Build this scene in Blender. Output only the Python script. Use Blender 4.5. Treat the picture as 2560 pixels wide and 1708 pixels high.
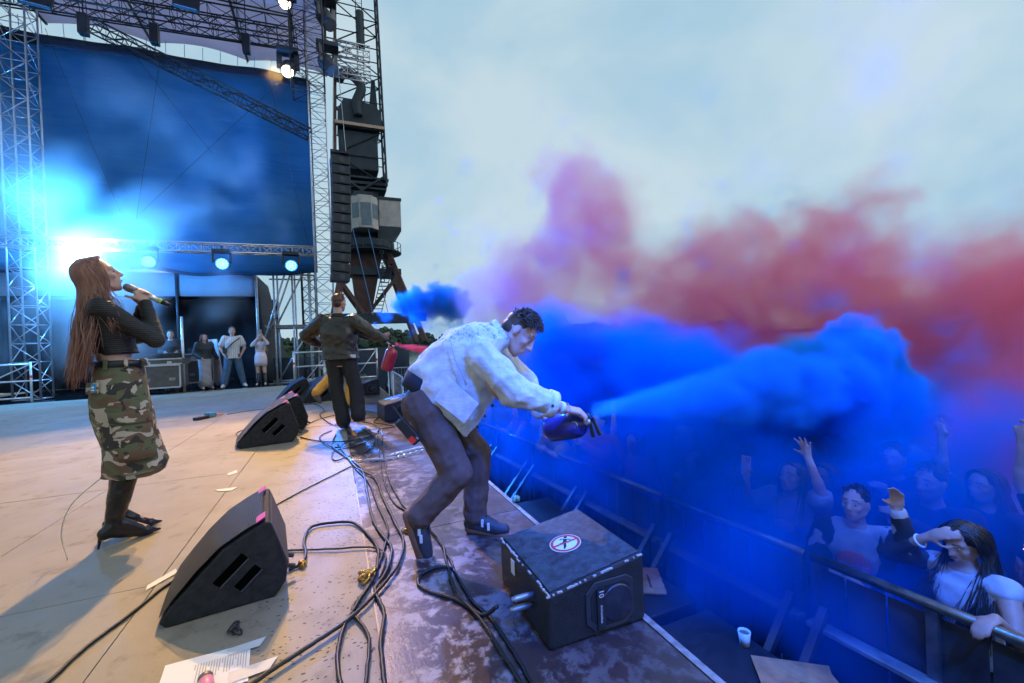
import bpy, bmesh, math, random
import numpy as np
from mathutils import Vector, Matrix, Euler
random.seed(7); RNG = np.random.default_rng(11)
R = math.radians
sc = bpy.context.scene
COL = sc.collection
for o in list(bpy.data.objects): bpy.data.objects.remove(o, do_unlink=True)

# ------------------------------------------------------------------ camera
cam = bpy.data.cameras.new('camera'); camo = bpy.data.objects.new('camera', cam); COL.objects.link(camo)
cam.sensor_width = 36.0; cam.lens = 15.0; cam.clip_start = 0.05; cam.clip_end = 4000
camo.location = (0, 0, 1.12)
camo.rotation_euler = (Matrix.Rotation(R(-22.7), 3, 'Z') @ Matrix.Rotation(R(89.8), 3, 'X') @ Matrix.Rotation(R(-2.3), 3, 'Z')).to_euler()
sc.camera = camo

# ------------------------------------------------------------------ render / view
sc.view_settings.view_transform = 'Standard'; sc.view_settings.look = 'None'
sc.view_settings.gamma = 1.0; sc.view_settings.use_curve_mapping = False
sc.view_settings.exposure = 0.0
cy = sc.cycles
cy.use_denoising = True
cy.max_bounces = 6; cy.diffuse_bounces = 3; cy.glossy_bounces = 3; cy.transmission_bounces = 3
cy.volume_bounces = 3; cy.transparent_max_bounces = 8
cy.use_light_tree = False; cy.volume_step_rate = 3.0; cy.volume_max_steps = 400
cy.sample_clamp_indirect = 6.0; cy.sample_clamp_direct = 0
cy.caustics_reflective = False; cy.caustics_refractive = False
cy.use_adaptive_sampling = True; cy.adaptive_threshold = 0.05

# ------------------------------------------------------------------ world: bright overcast evening sky
world = bpy.data.worlds.new('World'); sc.world = world; world.use_nodes = True
SUN_EL, SUN_AZ = 38.0, 115.0
def build_world():
    nt = world.node_tree; nt.nodes.clear(); N = nt.nodes; L = nt.links
    out = N.new('ShaderNodeOutputWorld'); b1 = N.new('ShaderNodeBackground'); b2 = N.new('ShaderNodeBackground'); mx = N.new('ShaderNodeMixShader')
    sky = N.new('ShaderNodeTexSky'); sky.sky_type = 'NISHITA'; sky.sun_disc = False
    sky.sun_elevation = R(SUN_EL); sky.sun_rotation = R(SUN_AZ); sky.dust_density = 3.0
    L.new(sky.outputs[0], b1.inputs[0]); b1.inputs[1].default_value = 0.09
    tc = N.new('ShaderNodeTexCoord'); mp = N.new('ShaderNodeMapping'); mp.inputs['Scale'].default_value = (1.0, 1.0, 1.9)
    mp.inputs['Rotation'].default_value = (0.12, 0.3, 0.9)
    L.new(tc.outputs['Generated'], mp.inputs[0])
    n1 = N.new('ShaderNodeTexNoise'); n1.inputs['Scale'].default_value = 1.7; n1.inputs['Detail'].default_value = 5; n1.inputs['Roughness'].default_value = .5; n1.inputs['Distortion'].default_value = .35
    L.new(mp.outputs[0], n1.inputs['Vector'])
    cr = N.new('ShaderNodeValToRGB'); e = cr.color_ramp.elements
    e[0].position = .36; e[0].color = (.33, .55, .74, 1); e[1].position = .62; e[1].color = (.60, .76, .84, 1)
    k = cr.color_ramp.elements.new(.48); k.color = (.44, .66, .80, 1)
    L.new(n1.outputs[0], cr.inputs[0]); L.new(cr.outputs[0], b2.inputs[0]); b2.inputs[1].default_value = 1.0
    mx.inputs[0].default_value = 0.9
    L.new(b1.outputs[0], mx.inputs[1]); L.new(b2.outputs[0], mx.inputs[2]); L.new(mx.outputs[0], out.inputs[0])
build_world()
sun = bpy.data.lights.new('sun', 'SUN'); sun.energy = 0.6; sun.angle = R(50); sun.color = (1, .97, .93)
suno = bpy.data.objects.new('sun', sun); COL.objects.link(suno)
_d = Vector((math.sin(R(SUN_AZ)) * math.cos(R(SUN_EL)), math.cos(R(SUN_AZ)) * math.cos(R(SUN_EL)), math.sin(R(SUN_EL))))
suno.rotation_euler = (-_d).to_track_quat('-Z', 'Y').to_euler()

def spot(name, loc, target, power, color, size=60, blend=.5, radius=.08, parent=None):
    l = bpy.data.lights.new(name, 'SPOT'); l.energy = power; l.color = color; l.spot_size = R(size); l.spot_blend = blend; l.shadow_soft_size = radius
    o = bpy.data.objects.new(name, l); COL.objects.link(o); o.location = loc
    o.rotation_euler = (Vector(target) - Vector(loc)).to_track_quat('-Z', 'Y').to_euler()
    return o

# ------------------------------------------------------------------ helpers
def setp(o, label=None, cat=None, group=None, kind=None):
    if label: o['label'] = label
    if cat: o['category'] = cat
    if group: o['group'] = group
    if kind: o['kind'] = kind
    return o
def thing(name, label, cat, loc=(0, 0, 0), rz=0, group=None):
    o = bpy.data.objects.new(name, None); COL.objects.link(o); o.location = loc; o.rotation_euler = (0, 0, rz); o.empty_display_size = .1
    return setp(o, label, cat, group)
def copy_tree(o, parent=None):
    c = o.copy(); COL.objects.link(c)
    if parent is not None: c.parent = parent
    for ch in list(o.children): copy_tree(ch, c)
    return c

class MB:
    def __init__(s): s.v = []; s.f = []
    def add(s, vs, fs):
        n = len(s.v); s.v += [tuple(v) for v in vs]; s.f += [tuple(i + n for i in f) for f in fs]; return s
    def box(s, c, d, rot=None):
        m = Matrix.Identity(3) if rot is None else (rot if isinstance(rot, Matrix) else Euler(rot).to_matrix())
        c = Vector(c); h = [x / 2 for x in d]
        vs = [c + m @ Vector((x * h[0], y * h[1], z * h[2])) for x in (-1, 1) for y in (-1, 1) for z in (-1, 1)]
        return s.add(vs, [(0, 1, 3, 2), (4, 6, 7, 5), (0, 4, 5, 1), (2, 3, 7, 6), (0, 2, 6, 4), (1, 5, 7, 3)])
    @staticmethod
    def frame(d):
        d = Vector(d).normalized(); a = Vector((0, 0, 1)) if abs(d.z) < .9 else Vector((1, 0, 0))
        x = d.cross(a).normalized(); return x, d.cross(x).normalized(), d
    def bar(s, p0, p1, r0, n=6, r1=None):
        p0, p1 = Vector(p0), Vector(p1); r1 = r0 if r1 is None else r1
        if (p1 - p0).length < 1e-6: return s
        x, y, d = s.frame(p1 - p0)
        vs = []
        for p, r in ((p0, r0), (p1, r1)):
            for i in range(n):
                a = 2 * math.pi * i / n; vs.append(p + x * (r * math.cos(a)) + y * (r * math.sin(a)))
        fs = [(i, (i + 1) % n, n + (i + 1) % n, n + i) for i in range(n)] + [tuple(range(n))[::-1], tuple(range(n, 2 * n))]
        return s.add(vs, fs)
    def beam(s, p0, p1, w, h, up=(0, 0, 1)):
        p0, p1 = Vector(p0), Vector(p1); d = (p1 - p0).normalized(); x = d.cross(Vector(up))
        if x.length < 1e-4: x = Vector((1, 0, 0))
        x.normalize(); u = x.cross(d)
        vs = [p + x * (a * w / 2) + u * (b * h / 2) for p in (p0, p1) for a, b in ((-1, -1), (1, -1), (1, 1), (-1, 1))]
        return s.add(vs, [(3, 2, 1, 0), (4, 5, 6, 7)] + [(i, (i + 1) % 4, 4 + (i + 1) % 4, 4 + i) for i in range(4)])
    def tube(s, pts, r, n=6, taper=None):
        pts = [Vector(p) for p in pts]; m = len(pts); vs = []; x = None
        for i, p in enumerate(pts):
            d = (pts[min(i + 1, m - 1)] - pts[max(i - 1, 0)])
            if d.length < 1e-7: d = Vector((0, 0, 1))
            d.normalize()
            if x is None: x = s.frame(d)[0]
            x = (x - d * x.dot(d))
            if x.length < 1e-5: x = s.frame(d)[0]
            x.normalize(); y = d.cross(x)
            q = r if taper is None else taper[i]
            for k in range(n):
                a = 2 * math.pi * k / n; vs.append(p + x * (q * math.cos(a)) + y * (q * math.sin(a)))
        fs = [(i * n + k, i * n + (k + 1) % n, (i + 1) * n + (k + 1) % n, (i + 1) * n + k) for i in range(m - 1) for k in range(n)]
        fs += [tuple(range(n))[::-1], tuple(range((m - 1) * n, m * n))]
        return s.add(vs, fs)
    def ring(s, c, nrm, r, rr, n=20, m=6):
        x, y, d = s.frame(nrm); c = Vector(c); vs = []
        for i in range(n):
            a = 2 * math.pi * i / n; o = x * math.cos(a) + y * math.sin(a)
            for k in range(m):
                b = 2 * math.pi * k / m; vs.append(c + o * (r + rr * math.cos(b)) + d * (rr * math.sin(b)))
        fs = [(i * m + k, ((i + 1) % n) * m + k, ((i + 1) % n) * m + (k + 1) % m, i * m + (k + 1) % m) for i in range(n) for k in range(m)]
        return s.add(vs, fs)
    def lathe(s, prof, p0, p1, n=20):
        """prof: (radius, distance along p0->p1 in metres)"""
        p0 = Vector(p0); x, y, d = s.frame(Vector(p1) - p0); vs = []
        for r, z in prof:
            for i in range(n):
                a = 2 * math.pi * i / n; vs.append(p0 + d * z + x * (r * math.cos(a)) + y * (r * math.sin(a)))
        m = len(prof)
        fs = [(j * n + i, j * n + (i + 1) % n, (j + 1) * n + (i + 1) % n, (j + 1) * n + i) for j in range(m - 1) for i in range(n)]
        fs += [tuple(range(n))[::-1], tuple(range((m - 1) * n, m * n))]
        return s.add(vs, fs)
    def prism(s, poly, o, ex, ey, ez, h):
        """poly (a,b) in the plane o+a*ex+b*ey, extruded h along ez"""
        o, ex, ey, ez = map(Vector, (o, ex, ey, ez)); n = len(poly)
        vs = [o + ex * a + ey * b for a, b in poly] + [o + ex * a + ey * b + ez * h for a, b in poly]
        return s.add(vs, [tuple(range(n))[::-1], tuple(range(n, 2 * n))] + [(i, (i + 1) % n, n + (i + 1) % n, n + i) for i in range(n)])
    def ell(s, c, r, ax=None, nu=12, nv=8):
        c = Vector(c); r = (r, r, r) if not hasattr(r, '__len__') else r
        ax = ax or (Vector((1, 0, 0)), Vector((0, 1, 0)), Vector((0, 0, 1)))
        vs = [c + ax[2] * r[2]]
        for j in range(1, nv):
            t = math.pi * j / nv
            for i in range(nu):
                a = 2 * math.pi * i / nu
                vs.append(c + ax[0] * (r[0] * math.sin(t) * math.cos(a)) + ax[1] * (r[1] * math.sin(t) * math.sin(a)) + ax[2] * (r[2] * math.cos(t)))
        vs.append(c - ax[2] * r[2]); e = len(vs) - 1
        fs = [(0, 1 + i, 1 + (i + 1) % nu) for i in range(nu)]
        for j in range(nv - 2):
            b = 1 + j * nu; fs += [(b + i, b + nu + i, b + nu + (i + 1) % nu, b + (i + 1) % nu) for i in range(nu)]
        b = 1 + (nv - 2) * nu; fs += [(b + i, e, b + (i + 1) % nu) for i in range(nu)]
        return s.add(vs, fs)
    def cap(s, p0, r0, p1, r1, n=12):
        p0, p1 = Vector(p0), Vector(p1); L = (p1 - p0).length
        if L < 1e-5: return s.ell(p0, max(r0, r1))
        x, y, d = s.frame(p1 - p0); vs = []; rings = []
        for k in range(1, 4): a = -math.pi / 2 + math.pi / 2 * k / 3; rings.append((p0 + d * (r0 * math.sin(a)), r0 * math.cos(a)))
        for k in range(0, 3): a = math.pi / 2 * k / 3; rings.append((p1 + d * (r1 * math.sin(a)), r1 * math.cos(a)))
        vs.append(p0 - d * r0)
        for c, r in rings:
            for i in range(n): a = 2 * math.pi * i / n; vs.append(c + x * (r * math.cos(a)) + y * (r * math.sin(a)))
        vs.append(p1 + d * r1); e = len(vs) - 1
        fs = [(0, 1 + (i + 1) % n, 1 + i) for i in range(n)]
        for j in range(5): b = 1 + j * n; fs += [(b + i, b + (i + 1) % n, b + n + (i + 1) % n, b + n + i) for i in range(n)]
        b = 1 + 5 * n; fs += [(b + i, b + (i + 1) % n, e) for i in range(n)]
        return s.add(vs, fs)
    def chain(s, pts, rad, n=12):
        for i in range(len(pts) - 1): s.cap(pts[i], rad[i], pts[i + 1], rad[i + 1], n)
        return s
    def loft(s, secs, n=24, pw=2.3, closed=True):
        """secs: (centre, half axis a, half axis b)"""
        vs = []
        for c, a, b in secs:
            c, a, b = Vector(c), Vector(a), Vector(b)
            for i in range(n):
                t = 2 * math.pi * i / n; ca, sa = math.cos(t), math.sin(t)
                ca = math.copysign(abs(ca) ** (2 / pw), ca); sa = math.copysign(abs(sa) ** (2 / pw), sa)
                vs.append(c + a * ca + b * sa)
        m = len(secs)
        fs = [(j * n + i, j * n + (i + 1) % n, (j + 1) * n + (i + 1) % n, (j + 1) * n + i) for j in range(m - 1) for i in range(n)]
        if closed: fs += [tuple(range(n))[::-1], tuple(range((m - 1) * n, m * n))]
        return s.add(vs, fs)
    def mesh(s, name, org=(0, 0, 0)):
        me = bpy.data.meshes.new(name); o = Vector(org)
        me.from_pydata([tuple(Vector(v) - o) for v in s.v], [], s.f); me.update()
        bm = bmesh.new(); bm.from_mesh(me); bmesh.ops.recalc_face_normals(bm, faces=bm.faces); bm.to_mesh(me); bm.free()
        return me
    def build(s, name, mat, parent=None, smooth=False, bevel=0, org=(0, 0, 0), seg=2):
        me = s.mesh(name, org); me.materials.append(mat)
        o = bpy.data.objects.new(name, me); COL.objects.link(o)
        if parent is not None: o.parent = parent
        if smooth: me.polygons.foreach_set('use_smooth', [True] * len(me.polygons))
        if bevel:
            b = o.modifiers.new('bevel', 'BEVEL'); b.width = bevel; b.segments = seg; b.limit_method = 'ANGLE'; b.angle_limit = R(35)
        return o

def spline(pts, k=8):
    P = [Vector(p) for p in pts]; out = []
    for i in range(len(P) - 1):
        a, b, c, d = P[max(i - 1, 0)], P[i], P[i + 1], P[min(i + 2, len(P) - 1)]
        for j in range(k):
            t = j / k; out.append(.5 * ((2 * b) + (c - a) * t + (2 * a - 5 * b + 4 * c - d) * t * t + (3 * b - a - 3 * c + d) * t ** 3))
    out.append(P[-1]); return out

# ------------------------------------------------------------------ materials
class NT:
    def __init__(s, m): m.use_nodes = True; s.t = m.node_tree; s.t.nodes.clear(); s.N = s.t.nodes
    def n(s, ty, props=None, **inp):
        nd = s.N.new(ty)
        for k, v in (props or {}).items(): setattr(nd, k, v)
        for k, v in inp.items():
            key = int(k[1:]) if k[0] == '_' and k[1:].isdigit() else k.replace('_', ' ')
            if isinstance(v, bpy.types.NodeSocket): s.t.links.new(v, nd.inputs[key])
            else: nd.inputs[key].default_value = v
        return nd
    def noise(s, vec, scale, detail=3, rough=.5, dist=0): return s.n('ShaderNodeTexNoise', Vector=vec, Scale=scale, Detail=detail, Roughness=rough, Distortion=dist).outputs[0]
    def ramp(s, fac, *st):
        r = s.n('ShaderNodeValToRGB', _0=fac); e = r.color_ramp.elements
        while len(e) < len(st): e.new(.5)
        for x, (p, c) in zip(e, st): x.position = p; x.color = (*c, 1) if len(c) == 3 else c
        return r.outputs[0]
    def sm(s, v, a, b): return s.n('ShaderNodeMapRange', {'interpolation_type': 'SMOOTHSTEP'}, _0=v, _1=a, _2=b).outputs[0]
    def math(s, op, a, b=0.0): return s.n('ShaderNodeMath', {'operation': op}, _0=a, _1=b).outputs[0]
    def mix(s, f, a, b):
        m = s.n('ShaderNodeMix', {'data_type': 'RGBA'}); 
        for i, v in ((0, f), (6, a), (7, b)):
            if isinstance(v, bpy.types.NodeSocket): s.t.links.new(v, m.inputs[i])
            else: m.inputs[i].default_value = (*v, 1) if hasattr(v, '__len__') and len(v) == 3 else v
        return m.outputs[2]
    def out(s, sh, vol=False):
        o = s.n('ShaderNodeOutputMaterial'); s.t.links.new(sh, o.inputs['Volume' if vol else 'Surface'])
MATS = {}
def M(name, col, rough=.6, metal=0., var=.15, scale=6., bump=0., bscale=40., spec=.5, detail=4, stretch=None, sheen=0., coat=0., trans=0., world_pos=False, sub=0.):
    if name in MATS: return MATS[name]
    m = bpy.data.materials.new(name); t = NT(m)
    vec = t.n('ShaderNodeNewGeometry').outputs['Position'] if world_pos else t.n('ShaderNodeTexCoord').outputs['Object']
    if stretch: vec = t.n('ShaderNodeMapping', Vector=vec, Scale=stretch).outputs[0]
    nz = t.noise(vec, scale, detail, .55)
    c = t.mix(t.sm(nz, .25, .75), tuple(max(0, x * (1 - var)) for x in col), tuple(min(1, x * (1 + var)) for x in col))
    p = t.n('ShaderNodeBsdfPrincipled', Base_Color=c, Metallic=metal)
    p.inputs['Specular IOR Level'].default_value = spec
    t.t.links.new(t.n('ShaderNodeMapRange', _0=nz, _3=max(.02, rough * .8), _4=min(1, rough * 1.2)).outputs[0], p.inputs['Roughness'])
    if sheen: p.inputs['Sheen Weight'].default_value = sheen; p.inputs['Sheen Roughness'].default_value = .5
    if coat: p.inputs['Coat Weight'].default_value = coat; p.inputs['Coat Roughness'].default_value = .15
    if sub: p.inputs['Subsurface Weight'].default_value = sub; p.inputs['Subsurface Radius'].default_value = (.012, .005, .003); p.inputs['Subsurface Scale'].default_value = 1.0
    if bump:
        b = t.n('ShaderNodeBump', Strength=bump, Distance=.01, Height=t.noise(vec, bscale, 3, .6)); t.t.links.new(b.outputs[0], p.inputs['Normal'])
    sh = p.outputs[0]
    if trans:
        tr = t.n('ShaderNodeBsdfTranslucent', Color=c); sh = t.n('ShaderNodeMixShader', _0=trans, _1=sh, _2=tr.outputs[0]).outputs[0]
    t.out(sh); MATS[name] = m; return m
def glow(name, col, strength):
    m = bpy.data.materials.new(name); t = NT(m); t.out(t.n('ShaderNodeEmission', Color=(*col, 1), Strength=strength).outputs[0]); return m

alu = M('aluminium', (.62, .63, .66), .38, .85, .12, 9)
alu_dark = M('painted_black_steel', (.035, .037, .042), .5, .3, .3, 7)
steel = M('galvanised_steel', (.45, .46, .48), .45, .8, .2, 12)
black_paint = M('black_box_paint', (.012, .012, .014), .55, 0, .35, 20, .35, 160)
black_rub = M('black_rubber', (.022, .021, .021), .55, 0, .3, 30)
black_plas = M('black_plastic', (.016, .016, .018), .35, 0, .2, 20)
skin = M('skin', (.55, .33, .25), .5, 0, .12, 14, .08, 120, sub=.08)
skin2 = M('skin_tan', (.43, .25, .18), .5, 0, .12, 14)
eye_m = M('eye_white', (.34, .31, .29), .2, 0, .02)
pupil_m = M('pupil', (.03, .02, .015), .15, 0, .02)
lip_m = M('lips', (.45, .14, .12), .4, 0, .1)
# ------------------------------------------------------------------ setting: ground, water, far bank
GZ = -1.6
def sheet(name, x0, x1, y0, y1, z, mat, kind='structure'):
    o = MB().add([(x0, y0, z), (x1, y0, z), (x1, y1, z), (x0, y1, z)], [(0, 1, 2, 3)]).build(name, mat); o['kind'] = kind; return o
def mat_ground():
    m = bpy.data.materials.new('asphalt'); t = NT(m); P = t.n('ShaderNodeNewGeometry').outputs['Position']
    c = t.ramp(t.noise(P, 1.3, 6, .6), (.3, (.022, .022, .024)), (.7, (.06, .058, .056)))
    b = t.n('ShaderNodeBump', Strength=.5, Distance=.02, Height=t.noise(P, 60, 3))
    t.out(t.n('ShaderNodeBsdfPrincipled', Base_Color=c, Roughness=t.n('ShaderNodeMapRange', _0=t.noise(P, .9, 3), _3=.25, _4=.8).outputs[0], Normal=b.outputs[0]).outputs[0]); return m
def mat_water():
    m = bpy.data.materials.new('river_water'); t = NT(m); P = t.n('ShaderNodeNewGeometry').outputs['Position']
    b = t.n('ShaderNodeBump', Strength=.12, Distance=.3, Height=t.noise(t.n('ShaderNodeMapping', Vector=P, Scale=(.25, .6, 1)).outputs[0], 1.2, 4))
    t.out(t.n('ShaderNodeBsdfPrincipled', Base_Color=(.08, .12, .15, 1), Roughness=.08, Normal=b.outputs[0]).outputs[0]); return m
sheet('ground', -90, 500, -80, 47, GZ, mat_ground())
sheet('river', -2500, 2500, -2500, 2500, -2.7, mat_water())
def far_bank():
    bank = MB().box((100, 420, -1.4), (2400, 180, 3.2)).build('far_bank', M('bank_grass', (.05, .075, .035), .9, 0, .3, .1, world_pos=True)); bank['kind'] = 'structure'
    mb = MB(); rg = random.Random(3)
    for i in range(900):
        x = rg.uniform(-330, 420); y = 332 + rg.random() ** 2 * 40; h = 5 + 7 * (0.5 + 0.5 * math.sin(x * .05) * math.sin(x * .017 + 1)) + rg.uniform(-2, 3)
        z0 = 0
        for k in range(3):
            c = (x + rg.uniform(-2, 2), y + rg.uniform(-2, 2), z0 + h * (.25 + .3 * k) + rg.uniform(-.6, .6)); r = h * (.36 - .07 * k)
            n = len(mb.v); mb.ell(c, (r * rg.uniform(.7, 1.2), r, r * rg.uniform(.6, 1)), nu=6, nv=4)
            for j in range(n, len(mb.v)):
                v = mb.v[j]; mb.v[j] = tuple(a + rg.uniform(-.18, .18) * r for a in v)
    o = mb.build('far_woodland', M('far_foliage', (.035, .06, .04), .95, 0, .45, .35, world_pos=True)); o['kind'] = 'stuff'
far_bank()

# ------------------------------------------------------------------ stage deck
def mat_deck(name, dark):
    m = bpy.data.materials.new(name); t = NT(m); G = t.n('ShaderNodeNewGeometry'); P = G.outputs['Position']
    rnd = t.n('ShaderNodeObjectInfo').outputs['Random']
    X = t.n('ShaderNodeSeparateXYZ', Vector=P).outputs[0]
    Pd = t.n('ShaderNodeVectorMath', {'operation': 'ADD'}, _0=P, _1=t.n('ShaderNodeVectorMath', {'operation': 'SCALE'}, _0=t.n('ShaderNodeTexNoise', Vector=P, Scale=5.0).outputs[1], Scale=.12).outputs[0]).outputs[0]
    grain = t.noise(t.n('ShaderNodeMapping', Vector=P, Scale=(60, 3, 1)).outputs[0], 1.0, 4, .6)
    big = t.noise(P, 1.1, 5, .6); mid = t.noise(Pd, 6, 5, .65); fine = t.noise(P, 90, 3, .6)
    if not dark:
        c = t.mix(t.sm(big, .3, .7), (.265, .215, .155), (.34, .285, .215))
        c = t.mix(t.math('MULTIPLY', t.sm(grain, .5, .8), .25), c, (.27, .22, .17))
        c = t.mix(t.math('MULTIPLY', rnd, .35), c, (.27, .225, .18))
        c = t.mix(t.math('MULTIPLY', t.sm(mid, .54, .72), .7), c, (.17, .135, .1))
        vo = t.n('ShaderNodeTexVoronoi', Vector=t.n('ShaderNodeMapping', Vector=Pd, Scale=(34, 46, 8)).outputs[0], Scale=1.0, Randomness=1.0)
        spot_ = t.math('MULTIPLY', t.math('SUBTRACT', 1.0, t.sm(t.math('ADD', vo.outputs['Distance'], t.math('MULTIPLY', t.noise(P, 70, 3), .35)), .36, .42)), t.sm(t.noise(P, 2.3, 2), .30, .48))
        wet = t.math('MULTIPLY', spot_, t.sm(X, -.75, -.1))
        old = t.math('MULTIPLY', t.math('SUBTRACT', 1.0, t.sm(t.math('ADD', vo.outputs['Distance'], t.math('MULTIPLY', t.noise(P, 40, 3), .3)), .17, .22)), t.math('SUBTRACT', 1.0, t.sm(t.noise(P, 1.7, 2), .5, .65)))
        c = t.mix(t.math('MULTIPLY', wet, .95), c, (.022, .018, .018)); c = t.mix(t.math('MULTIPLY', old, .6), c, (.12, .09, .07))
        rough = t.n('ShaderNodeMapRange', _0=mid, _3=.5, _4=.75).outputs[0]
        bs = .25
    else:
        worn = t.sm(t.math('ADD', t.math('MULTIPLY', mid, .7), t.math('MULTIPLY', t.noise(Pd, 22, 4, .7), .45)), .54, .66)
        Yc = t.n('ShaderNodeSeparateXYZ', Vector=P).outputs[1]
        side = t.math('MULTIPLY', t.math('SUBTRACT', 1.0, t.sm(t.math('ADD', X, t.math('MULTIPLY', big, .7)), .55, 1.15)), t.math('SUBTRACT', 1.0, t.math('MULTIPLY', t.sm(Yc, 2.4, 3.2), .35)))
        worn = t.math('MULTIPLY', worn, t.math('ADD', .18, t.math('MULTIPLY', side, .82)))
        c = t.mix(t.sm(big, .3, .7), (.040, .022, .020), (.075, .045, .038))
        c = t.mix(t.math('MULTIPLY', worn, .92), c, (.36, .31, .30))
        drip = t.sm(t.noise(Pd, 7.5, 3, .5), .60, .66)
        c = t.mix(t.math('MULTIPLY', drip, .85), c, (.045, .018, .02))
        rough = t.n('ShaderNodeMapRange', _0=worn, _3=.32, _4=.6).outputs[0]
        bs = .14
    if not dark:
        pass
    b = t.n('ShaderNodeBump', Strength=bs, Distance=.004, Height=t.math('ADD', fine, t.math('MULTIPLY', grain, .6)))
    t.out(t.n('ShaderNodeBsdfPrincipled', Base_Color=c, Roughness=rough, Normal=b.outputs[0]).outputs[0]); return m
deck_pale = mat_deck('worn_pale_plywood', False); deck_dark = mat_deck('worn_brown_phenolic', True)
deck_black = M('black_wet_floor', (.012, .012, .013), .16, 0, .4, 3, world_pos=True)
XE = [1.08 - .96 * i for i in range(12)]; YE = [-1.5 + 2.05 * i for i in range(12)]
def build_deck():
    base = MB().box(((XE[0] + XE[-1]) / 2 - .02, (YE[0] + YE[-1]) / 2, (GZ - .09) / 2), (XE[0] - XE[-1] - .06, YE[-1] - YE[0] - .04, -GZ - .09)).build('stage_deck', M('black_skirt_cloth', (.012, .012, .014), .9, 0, .3, 3)); base['kind'] = 'structure'
    def pm(mat, n):
        mb = MB(); w, l = .96 - .005, 2.05 - .005; mb.box((0, 0, -.025), (w, l, .05)); me = mb.mesh(n); me.materials.append(mat); return me
    ms = {'p': pm(deck_pale, 'deck_panel_pale'), 'd': pm(deck_dark, 'deck_panel_dark'), 'b': pm(deck_black, 'deck_panel_black')}
    for i in range(len(XE) - 1):
        for j in range(len(YE) - 1):
            k = 'd' if i == 0 else ('b' if YE[j] > 14.5 and i > 1 else 'p')
            o = bpy.data.objects.new('deck_panel', ms[k]); COL.objects.link(o); o.parent = base
            o.location = ((XE[i] + XE[i + 1]) / 2, (YE[j] + YE[j + 1]) / 2, RNG.uniform(-.002, .001))
    MB().box((1.098, (YE[0] + YE[-1]) / 2, -.03), (.028, YE[-1] - YE[0], .062)).build('edge_strip', M('scuffed_aluminium_edge', (.30, .29, .29), .5, .6, .4, 25, world_pos=True), base)
    MB().box((1.25, 8.2, -.33), (.26, 20, .05)).build('front_ledge', M('black_ledge', (.02, .021, .024), .6, 0, .4, 9, world_pos=True), base)
    # seam tape: pale strip that runs along a joint between panels
    MB().box((XE[1], 2.1, .0025), (.007, 3.2, .003)).build('joint_strip', M('joint_strip', (.24, .21, .19), .5, .3, .2, 20), base)
build_deck()

# ------------------------------------------------------------------ trusses
def truss(name, label, p0, p1, w, h, mat, up=(0, 0, 1), r=.025, step=None, group=None, sides=4, bmat=None):
    p0, p1 = Vector(p0), Vector(p1); d = (p1 - p0); L = d.length; d.normalize(); x = d.cross(Vector(up))
    if x.length < .01: x = Vector((1, 0, 0))
    x.normalize(); u = x.cross(d).normalized(); step = step or h
    t = thing(name, label, 'truss', p0, 0, group); z = Vector((0, 0, 0))
    cs = [x * (a * w / 2) + u * (b * h / 2) for a, b in ((-1, -1), (1, -1), (1, 1), (-1, 1))]
    for c in cs: MB().bar(c, c + d * L, r, 8).build('chord', mat, t, True)
    mb = MB(); n = max(1, round(L / step)); q = L / n
    for i in range(n):
        for k in range(4):
            a, b = cs[k], cs[(k + 1) % 4]
            if i % 2: a, b = b, a
            mb.bar(a + d * (q * i), b + d * (q * (i + 1)), r * .5, 5)
            mb.bar(cs[k] + d * (q * i), cs[(k + 1) % 4] + d * (q * i), r * .45, 5)
    for k in range(4): mb.bar(cs[k] + d * L, cs[(k + 1) % 4] + d * L, r * .45, 5)
    o = mb.build('bracing', bmat or mat, t, True); o['kind'] = 'stuff'
    return t
truss('tower_truss', 'silver lattice tower rising through haze at the far left of the stage', (-7.5, 15.6, 0.05), (-7.5, 15.6, 13.5), .55, .55, alu, up=(0, 1, 0), step=.5)
truss('tower_truss', 'bright silver lattice tower beside the hanging black speaker column', (-.2, 15.6, GZ), (-.2, 15.6, 13.5), .52, .52, alu, up=(0, 1, 0), step=.42)
truss('tower_truss', 'black lattice tower directly behind the bright silver tower', (-.72, 16.4, GZ), (-.72, 16.4, 14), .42, .42, alu_dark, up=(0, 1, 0), step=.4)
truss('mast_sleeve', 'dark lattice sleeve block around the top of the silver tower', (-.42, 15.1, 9.2), (-.42, 15.1, 14.2), .95, .7, alu_dark, up=(0, 1, 0), step=.6)
truss('roof_truss', 'dark roof truss crossing the top left in front of the lavender tarpaulin', (-10.5, 15.2, 10.75), (-.8, 15.2, 11.2), .6, .62, alu_dark, step=.75)
truss('roof_truss', 'upper dark roof truss along the top edge of the picture', (-10.5, 14.6, 11.7), (-.8, 14.6, 11.9), .6, .62, alu_dark, step=.75)
truss('roof_truss', 'second dark roof truss close behind the first under the tarpaulin', (-10.5, 17.0, 11.7), (-.8, 17.0, 12.2), .5, .5, alu_dark, step=.6)
truss('brace_truss', 'slanting dark brace truss across the blue scrim', (-5.9, 15.35, 10.35), (-.45, 15.35, 8.1), .3, .3, alu_dark, step=.34)
truss('lighting_truss', 'slim silver truss under the scrim carrying blue lamps', (-9.5, 15.3, 4.2), (-.5, 15.3, 4.26), .26, .26, alu, step=.3)
truss('outrigger_truss', 'upper short silver truss reaching right from the tower top', (.05, 15.6, 11.3), (1.55, 15.5, 11.25), .28, .4, alu, step=.4)
truss('outrigger_truss', 'lower short silver truss reaching right from the tower top', (.05, 15.6, 10.6), (1.55, 15.5, 10.55), .28, .4, alu, step=.4)

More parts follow.
